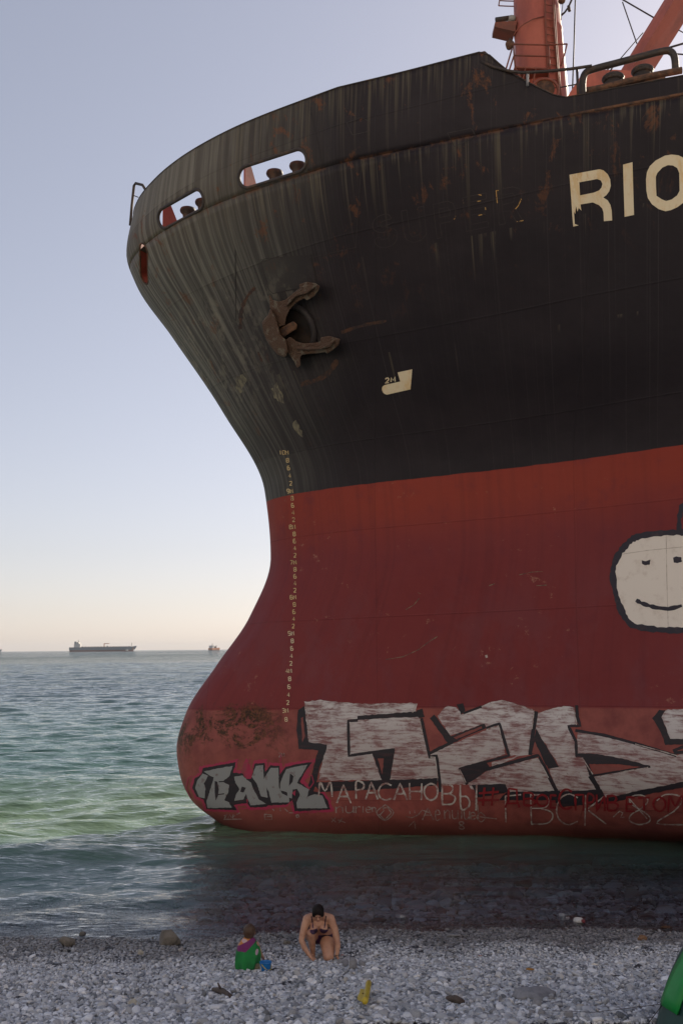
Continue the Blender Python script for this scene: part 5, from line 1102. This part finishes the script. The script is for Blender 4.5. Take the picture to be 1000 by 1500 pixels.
# legs: right of the picture kneels, left one is drawn up with the foot flat
hipR, kneeR = V3((.105, .36, .285)), V3((.145, .0, .085)); chain(bm, [hipR, hipR.lerp(kneeR, .5) + V3((.01, 0, .02)), kneeR], [.128, .116, .080]); chain(bm, [kneeR + V3((0, .01, -.01)), V3((.15, .17, .06)), V3((.14, .40, .045))], [.066, .058, .036]); chain(bm, [V3((.14, .40, .045)), V3((.135, .50, .02))], [.034, .022]); add_ell(bm, kneeR + V3((0, -.022, .0)), (.058, .05, .058))
hipL, kneeL = V3((-.095, .38, .29)), V3((-.115, .03, .43)); chain(bm, [hipL, hipL.lerp(kneeL, .5) + V3((-.01, 0, -.01)), kneeL], [.115, .10, .066]); chain(bm, [kneeL, V3((-.105, .13, .26)), V3((-.095, .21, .07))], [.060, .056, .034])
chain(bm, [V3((-.095, .235, .045)), V3((-.10, .13, .03)), V3((-.105, .06, .018))], [.036, .034, .022])
for k in range(5): capsule(bm, V3((-.105 + (k - 2) * .016, .075, .016)), V3((-.108 + (k - 2) * .019, .04 + .006 * abs(k - 1), .012)), .010, .008, 8)
wbody = fuse('body', bm, SKIN, WO)
BIK = paint('purple_black_bikini', (0.022, 0.010, 0.026), (0.060, 0.012, 0.062), 9, 0.6)
def top_test(c, n_):
    if c.y > .16 or c.z < .43: 
        return abs(c.z - (.455 + .10 * (c.y - .05))) < .014 and c.z > .40 and abs(c.x) < .19
    a = ((abs(c.x) - .075) / .056) ** 2 + ((c.z - .482) / .052) ** 2
    return (a < 1 and c.z < .500 - .25 * (abs(c.x) - .075) and c.y < .12 and n_.y < .35) or (abs(abs(c.x) - (.085 + (c.z - .52) * .15)) < .008 and .52 < c.z < .68 and c.y < .16)
patch('bikini_top', wbody, top_test, .004, BIK, WO)
patch('bikini_bottom', wbody, lambda c, n_: c.y > .20 and .19 < c.z < .35 and abs(c.x) < .2 and (c.z > .315 or abs(c.x) < .075 + (c.z - .19) * .3), .004, BIK, WO)
bm = bmesh.new(); add_ell(bm, hp(0, .022, .034), (.088, .102, .095), RH); add_ell(bm, hp(0, .085, -.03), (.06, .05, .07), RH)
for s in (-1, 1): add_ell(bm, hp(s * .062, -.02, .02), (.030, .062, .062), RH); capsule(bm, hp(s * .070, .0, .0), hp(s * .072, .03, -.075), .022, .016, 10)
hr = fuse('hair', bm, HAIRD, WO, .006, 4)
for v in hr.data.vertices: v.co += v.normal * (.004 * noise.noise(Vector((v.co.x * 70, v.co.y * 18, v.co.z * 18))))
for s in (-1, 1):
    bm = bmesh.new(); add_ell(bm, hp(s * .030, -.089, .001), (.013, .005, .004), RH, 2); bm_obj('eye', bm, HAIRD, WO, True)
    bm = bmesh.new(); capsule(bm, hp(s * .016, -.094, .022), hp(s * .046, -.084, .022), .0035, .003, 6); bm_obj('eyebrow', bm, HAIRD, WO, True)
bm = bmesh.new(); capsule(bm, hp(-.018, -.097, -.066), hp(.018, -.097, -.066), .0055, .0055, 8); bm_obj('mouth', bm, paint('lips', (0.30, 0.09, 0.075)), WO, True)
tube_obj('bracelet', [RW + V3((.03 * math.cos(a), .03 * math.sin(a), .008 + .005 * math.cos(a))) for a in np.linspace(0, 6.283, 17)[:-1]], .004, paint('cord_bracelet', (0.08, 0.05, 0.03)), WO, 6, True)

WO.scale = (1.0, 1.0, 0.95)
# child squatting with its back to the camera, in a hooded beach towel
g = ground(364, 1421); CH = empty('person', g, 'small child seen from behind squatting in a green and purple beach towel', 'person')
bm = bmesh.new(); hd = V3((.005, .05, .515)); RH = Matrix.Rotation(math.radians(-8), 3, 'X')
add_ell(bm, hd, (.080, .088, .092)); add_ell(bm, hd + V3((0, .035, -.03)), (.066, .06, .068)); capsule(bm, hd + V3((0, .088, -.02)), hd + V3((0, .10, -.03)), .010, .011, 8)
for s in (-1, 1): add_ell(bm, hd + V3((s * .082, .01, -.02)), (.011, .018, .026), None, 2)
chain(bm, [V3((.0, .03, .36)), hd + V3((0, 0, -.05))], [.05, .046]); chain(bm, [V3((-.01, -.01, .12)), V3((-.01, .0, .24)), V3((0, .02, .35))], [.115, .105, .085])
for s in (-1, 1):
    capsule(bm, V3((s * .05, .02, .36)), V3((s * .115, .03, .34)), .045, .04); el = V3((s * .15, .09, .22)); wr_ = V3((s * .135 + .05, .18, .13)); chain(bm, [V3((s * .115, .03, .34)), el, wr_], [.038, .032, .022]); hand(bm, wr_, wr_ + V3((.01, .035, -.03)), V3((.1, .7, -.5)), -s, .6, .6)
    kn = V3((s * .12, .17, .22)); ft = V3((s * .105, .05, .03)); chain(bm, [V3((s * .06, -.01, .09)), kn], [.072, .05]); chain(bm, [kn, ft], [.046, .03]); chain(bm, [ft, V3((s * .12, .15, .02))], [.028, .018])
    for k in range(5): capsule(bm, V3((s * .12 + (k - 2) * .010, .15, .014)), V3((s * .122 + (k - 2) * .012, .172, .012)), .007, .006, 6)
cbody = fuse('body', bm, SKINC, CH, .006, 4)
bm = bmesh.new(); add_ell(bm, hd + V3((0, -.008, .012)), (.090, .096, .096)); add_ell(bm, hd + V3((0, -.045, -.035)), (.072, .05, .062)); add_ell(bm, hd + V3((.0, .05, .05)), (.06, .05, .045))
hr = fuse('hair', bm, HAIRB, CH, .006, 4)
for v in hr.data.vertices: v.co += v.normal * (.005 * noise.noise(Vector((v.co.x * 60, v.co.y * 60, v.co.z * 14))))
# towel: a draped bell, open in front
t = NT('beach_towel'); c = t.obj(); x_, y_, z_ = t.sep(c)
gcol = t.mix(t.step(t.noise(c, 6, 3), .4, .6), (0.012, 0.20, 0.045), (0.010, 0.15, 0.04))
rise = t.math('MULTIPLY', t.math('MAXIMUM', t.math('ADD', x_, 0.03), 0.0), 0.9)
sl_ = t.math('SUBTRACT', z_, rise); so_ = t.math('SUBTRACT', z_, t.math('MULTIPLY', x_, 0.52))
cc = t.mix(t.step(sl_, 0.272, 0.280), gcol, (0.155, 0.022, 0.115))
m1 = t.math('MULTIPLY', t.step(so_, 0.412, 0.420), t.step(x_, 0.03, 0.02)); cc = t.mix(m1, cc, (0.50, 0.20, 0.05))
blob = t.vor(t.scale(c, (9, 0.01, 9)), 1.0)[0]; m2 = t.math('MULTIPLY', m1, t.step(t.math('ADD', t.math('POWER', t.math('MULTIPLY', t.math('ADD', x_, .055), 22.0), 2.0), t.math('POWER', t.math('MULTIPLY', t.math('SUBTRACT', z_, .408), 40.0), 2.0)), 1.0, .85))
cc = t.mix(m2, cc, (0.52, 0.36, 0.36))
m3 = t.math('MULTIPLY', t.step(t.math('ADD', t.math('POWER', t.math('MULTIPLY', t.math('SUBTRACT', x_, .125), 50.0), 2.0), t.math('POWER', t.math('MULTIPLY', t.math('SUBTRACT', z_, .265), 26.0), 2.0)), 1.0, .8), t.step(y_, .12, .1))
cc = t.mix(m3, cc, (0.46, 0.33, 0.40)); t.bsdf(cc, 0.9, 0, t.bump(t.noise(c, 70, 3), .4, .004))
bm = bmesh.new(); nr2, na = 22, 56; G_ = []
for i in range(nr2):
    f = i / (nr2 - 1); z = .415 * (1 - f) ** .92 + .035; row_ = []
    rx = np.interp(f, [0, .12, .3, .6, .85, 1], [.055, .105, .150, .178, .172, .150]); ry = np.interp(f, [0, .12, .3, .6, 1], [.05, .085, .115, .145, .16])
    for j in range(na):
        a = math.radians(-100 - 145 + 290 * j / (na - 1)); w = 1 + (.10 * f) * math.sin(a * 7 + 2 * f) + .03 * f * math.sin(a * 13)
        row_.append(bm.verts.new((rx * w * math.cos(a) - .018 * f, .0 + ry * w * math.sin(a) + .03 * (1 - f), z + .012 * math.sin(a * 5) * f - .03 * (1 - f) * 0)))
    G_.append(row_)
for i in range(nr2 - 1):
    for j in range(na - 1): bm.faces.new((G_[i][j], G_[i][j + 1], G_[i + 1][j + 1], G_[i + 1][j]))
bmesh.ops.recalc_face_normals(bm, faces=bm.faces); o = bm_obj('towel', bm, t.m, None, True); m_ = o.modifiers.new('s', 'SOLIDIFY'); m_.thickness = .012; baked(o); o.parent = CH
bm = bmesh.new(); add_ell(bm, V3((.12, -.05, .06)), (.075, .06, .045)); add_ell(bm, V3((.07, -.09, .025)), (.09, .045, .02)); q = fuse('towel_end', bm, paint('khaki_cloth', (0.30, 0.27, 0.17), (0.22, 0.19, 0.12), 12, 0.9), CH, .006, 3)
for v in q.data.vertices: v.co += v.normal * (.010 * noise.noise(v.co * 26))
# bucket
g = ground(389, 1424); BK = empty('bucket', g, 'small blue plastic bucket with a yellow handle beside the child', 'bucket')
BLU = paint('blue_plastic', (0.010, 0.17, 0.50), (0.012, 0.15, 0.44), 3, 0.4, bump=0.03)
bm = bmesh.new(); seg = 32; prof = [(.066, 0), (.068, .003), (.080, .118), (.081, .125), (.086, .126), (.086, .140), (.079, .141), (.078, .12), (.063, .008), (.0, .008)]
rings = [[bm.verts.new((max(r, .0005) * math.cos(6.28318 * k / seg), max(r, .0005) * math.sin(6.28318 * k / seg), z)) for k in range(seg)] for r, z in prof]
for A_, B_ in zip(rings, rings[1:]):
    for k in range(seg): bm.faces.new((A_[k], A_[(k + 1) % seg], B_[(k + 1) % seg], B_[k]))
bm.faces.new(list(reversed(rings[0]))); bm_obj('pail', bm, BLU, BK, True)
tube_obj('handle', [V3((.084 * math.cos(a), -.084 * math.sin(a) * .82, .125 - .085 * math.sin(a))) + V3((.012 * math.sin(a), 0, 0)) for a in np.linspace(0.0, math.pi, 17)], .0065, YEL, BK, 8).rotation_euler = (0, 0, math.radians(52))
bm = bmesh.new(); G_ = []
for i in range(13):
    for r_ in (0,): pass
pts = [(V3((0, 0, 0)))]; vs = []
for k in range(20):
    a = 6.28318 * k / 20; th_ = math.radians(200) + .42 * math.cos(a); z = .065 + .036 * math.sin(a); r_ = .068 + .012 * z / .118 + .0025; vs.append(bm.verts.new((r_ * math.cos(th_), r_ * math.sin(th_), z)))
cv = bm.verts.new(((.068 + .012 * .55 + .0045) * math.cos(math.radians(200)), (.068 + .012 * .55 + .0045) * math.sin(math.radians(200)), .065))
for k in range(20): bm.faces.new((vs[k], vs[(k + 1) % 20], cv))
bm_obj('sticker', bm, WHP, BK, True)

# ------------------------------------------------------------------ ships at anchor far out
FH = paint('far_grey_hull', (0.13, 0.17, 0.20), (0.11, 0.15, 0.18), .02, 0.7); FR = paint('far_boot_topping', (0.16, 0.07, 0.065), None, .02, 0.7); FWH = paint('far_white_house', (0.55, 0.54, 0.52), None, .02, 0.7); FOR_ = paint('far_orange_paint', (0.50, 0.20, 0.10), None, .02, 0.7); FDK = paint('far_dark_gear', (0.16, 0.13, 0.11), None, .02, 0.7)
def far_hull(root, L, B, H, z0, bow, mat, name='hull', k0=1.0):
    """ship-shaped hull along x, bow at +x, from z0 up to H"""
    bm = bmesh.new(); n_ = 28; rows = []
    for z in np.linspace(z0, H, 5):
        fz = (z - z0) / max(1e-6, H - z0); pts = []
        for i in range(n_ + 1):
            u = -1 + 2 * i / n_; hw = B / 2 * (1 - max(0, (u - .72) / .28) ** 2.2) * (1 - .35 * max(0, (-u - .9) / .1) ** 2)
            pts.append((u * L / 2 + bow * max(0, u) ** 8 * fz, hw, z + (H * .22 * max(0, (u - .8) / .2) ** 1.5 if fz > .99 else 0)))
        rows.append([bm.verts.new((x, -h, z_)) for x, h, z_ in pts] + [bm.verts.new((x, h, z_)) for x, h, z_ in reversed(pts)])
    m_ = len(rows[0])
    for A_, B_ in zip(rows, rows[1:]):
        for k in range(m_): bm.faces.new((A_[k], A_[(k + 1) % m_], B_[(k + 1) % m_], B_[k]))
    bm.faces.new(list(reversed(rows[0]))); bm.faces.new(rows[-1]); bmesh.ops.remove_doubles(bm, verts=bm.verts, dist=.01); bmesh.ops.recalc_face_normals(bm, faces=bm.faces)
    return bm_obj(name, bm, mat, root)
def seaspot(px, D): q = at(px, 950, D); return Vector((q.x, D, 0))
def bx(root, name, mat, *boxes):
    bm = bmesh.new()
    for c_, s_ in boxes: add_box(bm, c_, s_)
    return bm_obj(name, bm, mat, root)
D = 3900.0; a = seaspot(103, D); b = seaspot(197, D); L = (b - a).length
TK = empty('tanker_ship', (a + b) / 2, 'long grey tanker at anchor on the horizon with its white bridge at the left end', 'ship', None, math.radians(2))
far_hull(TK, L, 40, 17.5, 6.5, 8, FH); far_hull(TK, L * .985, 39.6, 6.5, -3, -3, FR, 'boot_topping')
bx(TK, 'deckhouse', FWH, ((-L * .385, 0, 23), (L * .075, 30, 12)), ((-L * .375, 0, 31), (L * .05, 28, 6)), ((-L * .37, 0, 35.5), (L * .035, 40, 3)), ((-L * .345, 0, 26), (L * .03, 24, 9)))
bx(TK, 'funnel', FH, ((-L * .415, 0, 29), (L * .022, 10, 22)))
bx(TK, 'mast', FDK, ((-L * .37, 0, 41), (1.6, 1.6, 9)), ((L * .455, 0, 27), (1.4, 1.4, 14)))
bx(TK, 'hose_crane', FOR_, ((L * .03, 0, 24), (3.0, 3, 15)), ((L * .068, 0, 31), (L * .085, 2.4, 2.4)))
bx(TK, 'deck_pipes', FDK, *[((-L * .30 + k * L * .048, 0, 18.9), (L * .03, 12, 2.6)) for k in range(16)])
bx(TK, 'bow_housing', FWH, ((L * .085, 0, 20), (6, 8, 5)))
bx(TK, 'bow_marking', FOR_, ((L * .472, -4.5, 12.0), (L * .030, 9.0, 8)))
q = seaspot(185.5, 3550); TG = empty('tug_boat', q, 'tiny dark launch in front of the tanker bow', 'boat'); far_hull(TG, 27, 8, 3.0, -1, 2, FR); bx(TG, 'wheelhouse', FWH, ((2, 0, 4.8), (8, 5, 4)), ((2, 0, 8), (1, 1, 5)))
q = seaspot(314, 4100); S2 = empty('cargo_ship', q, 'small orange-brown ship seen end-on at the horizon beside the big red bow', 'ship', None, math.radians(62)); far_hull(S2, 62, 20, 10, 3.5, 4, FOR_); far_hull(S2, 61, 19.8, 3.5, -2, -1, FR, 'boot_topping'); bx(S2, 'deckhouse', FWH, ((-18, 0, 15), (12, 18, 11))); bx(S2, 'mast', FDK, ((-14, 0, 24), (1.5, 1.5, 9)), ((14, 0, 15), (2, 2, 12)), ((5, 0, 13), (2, 10, 8)))
q = seaspot(-6, 4200); S3 = empty('cargo_ship', q, 'dark ship bow just showing at the left edge of the horizon', 'ship'); far_hull(S3, 46, 18, 11, 3, 4, FH); far_hull(S3, 45, 17.8, 3, -2, -1, FR, 'boot_topping'); bx(S3, 'deckhouse', FWH, ((-12, 0, 16), (12, 16, 11)))

# ------------------------------------------------------------------ sea air
bm = bmesh.new(); add_box(bm, (0, 12000, 35), (60000, 30000, 240))
t = NT('sea_haze'); v = t.n('ShaderNodeVolumePrincipled'); v.inputs['Color'].default_value = (0.86, 0.88, 0.92, 1); v.inputs['Density'].default_value = 0.000034; v.inputs['Anisotropy'].default_value = 0.0
t.t.links.new(v.outputs[0], t.out.inputs['Volume']); o = bm_obj('haze', bm, t.m); tag(o, kind='stuff')
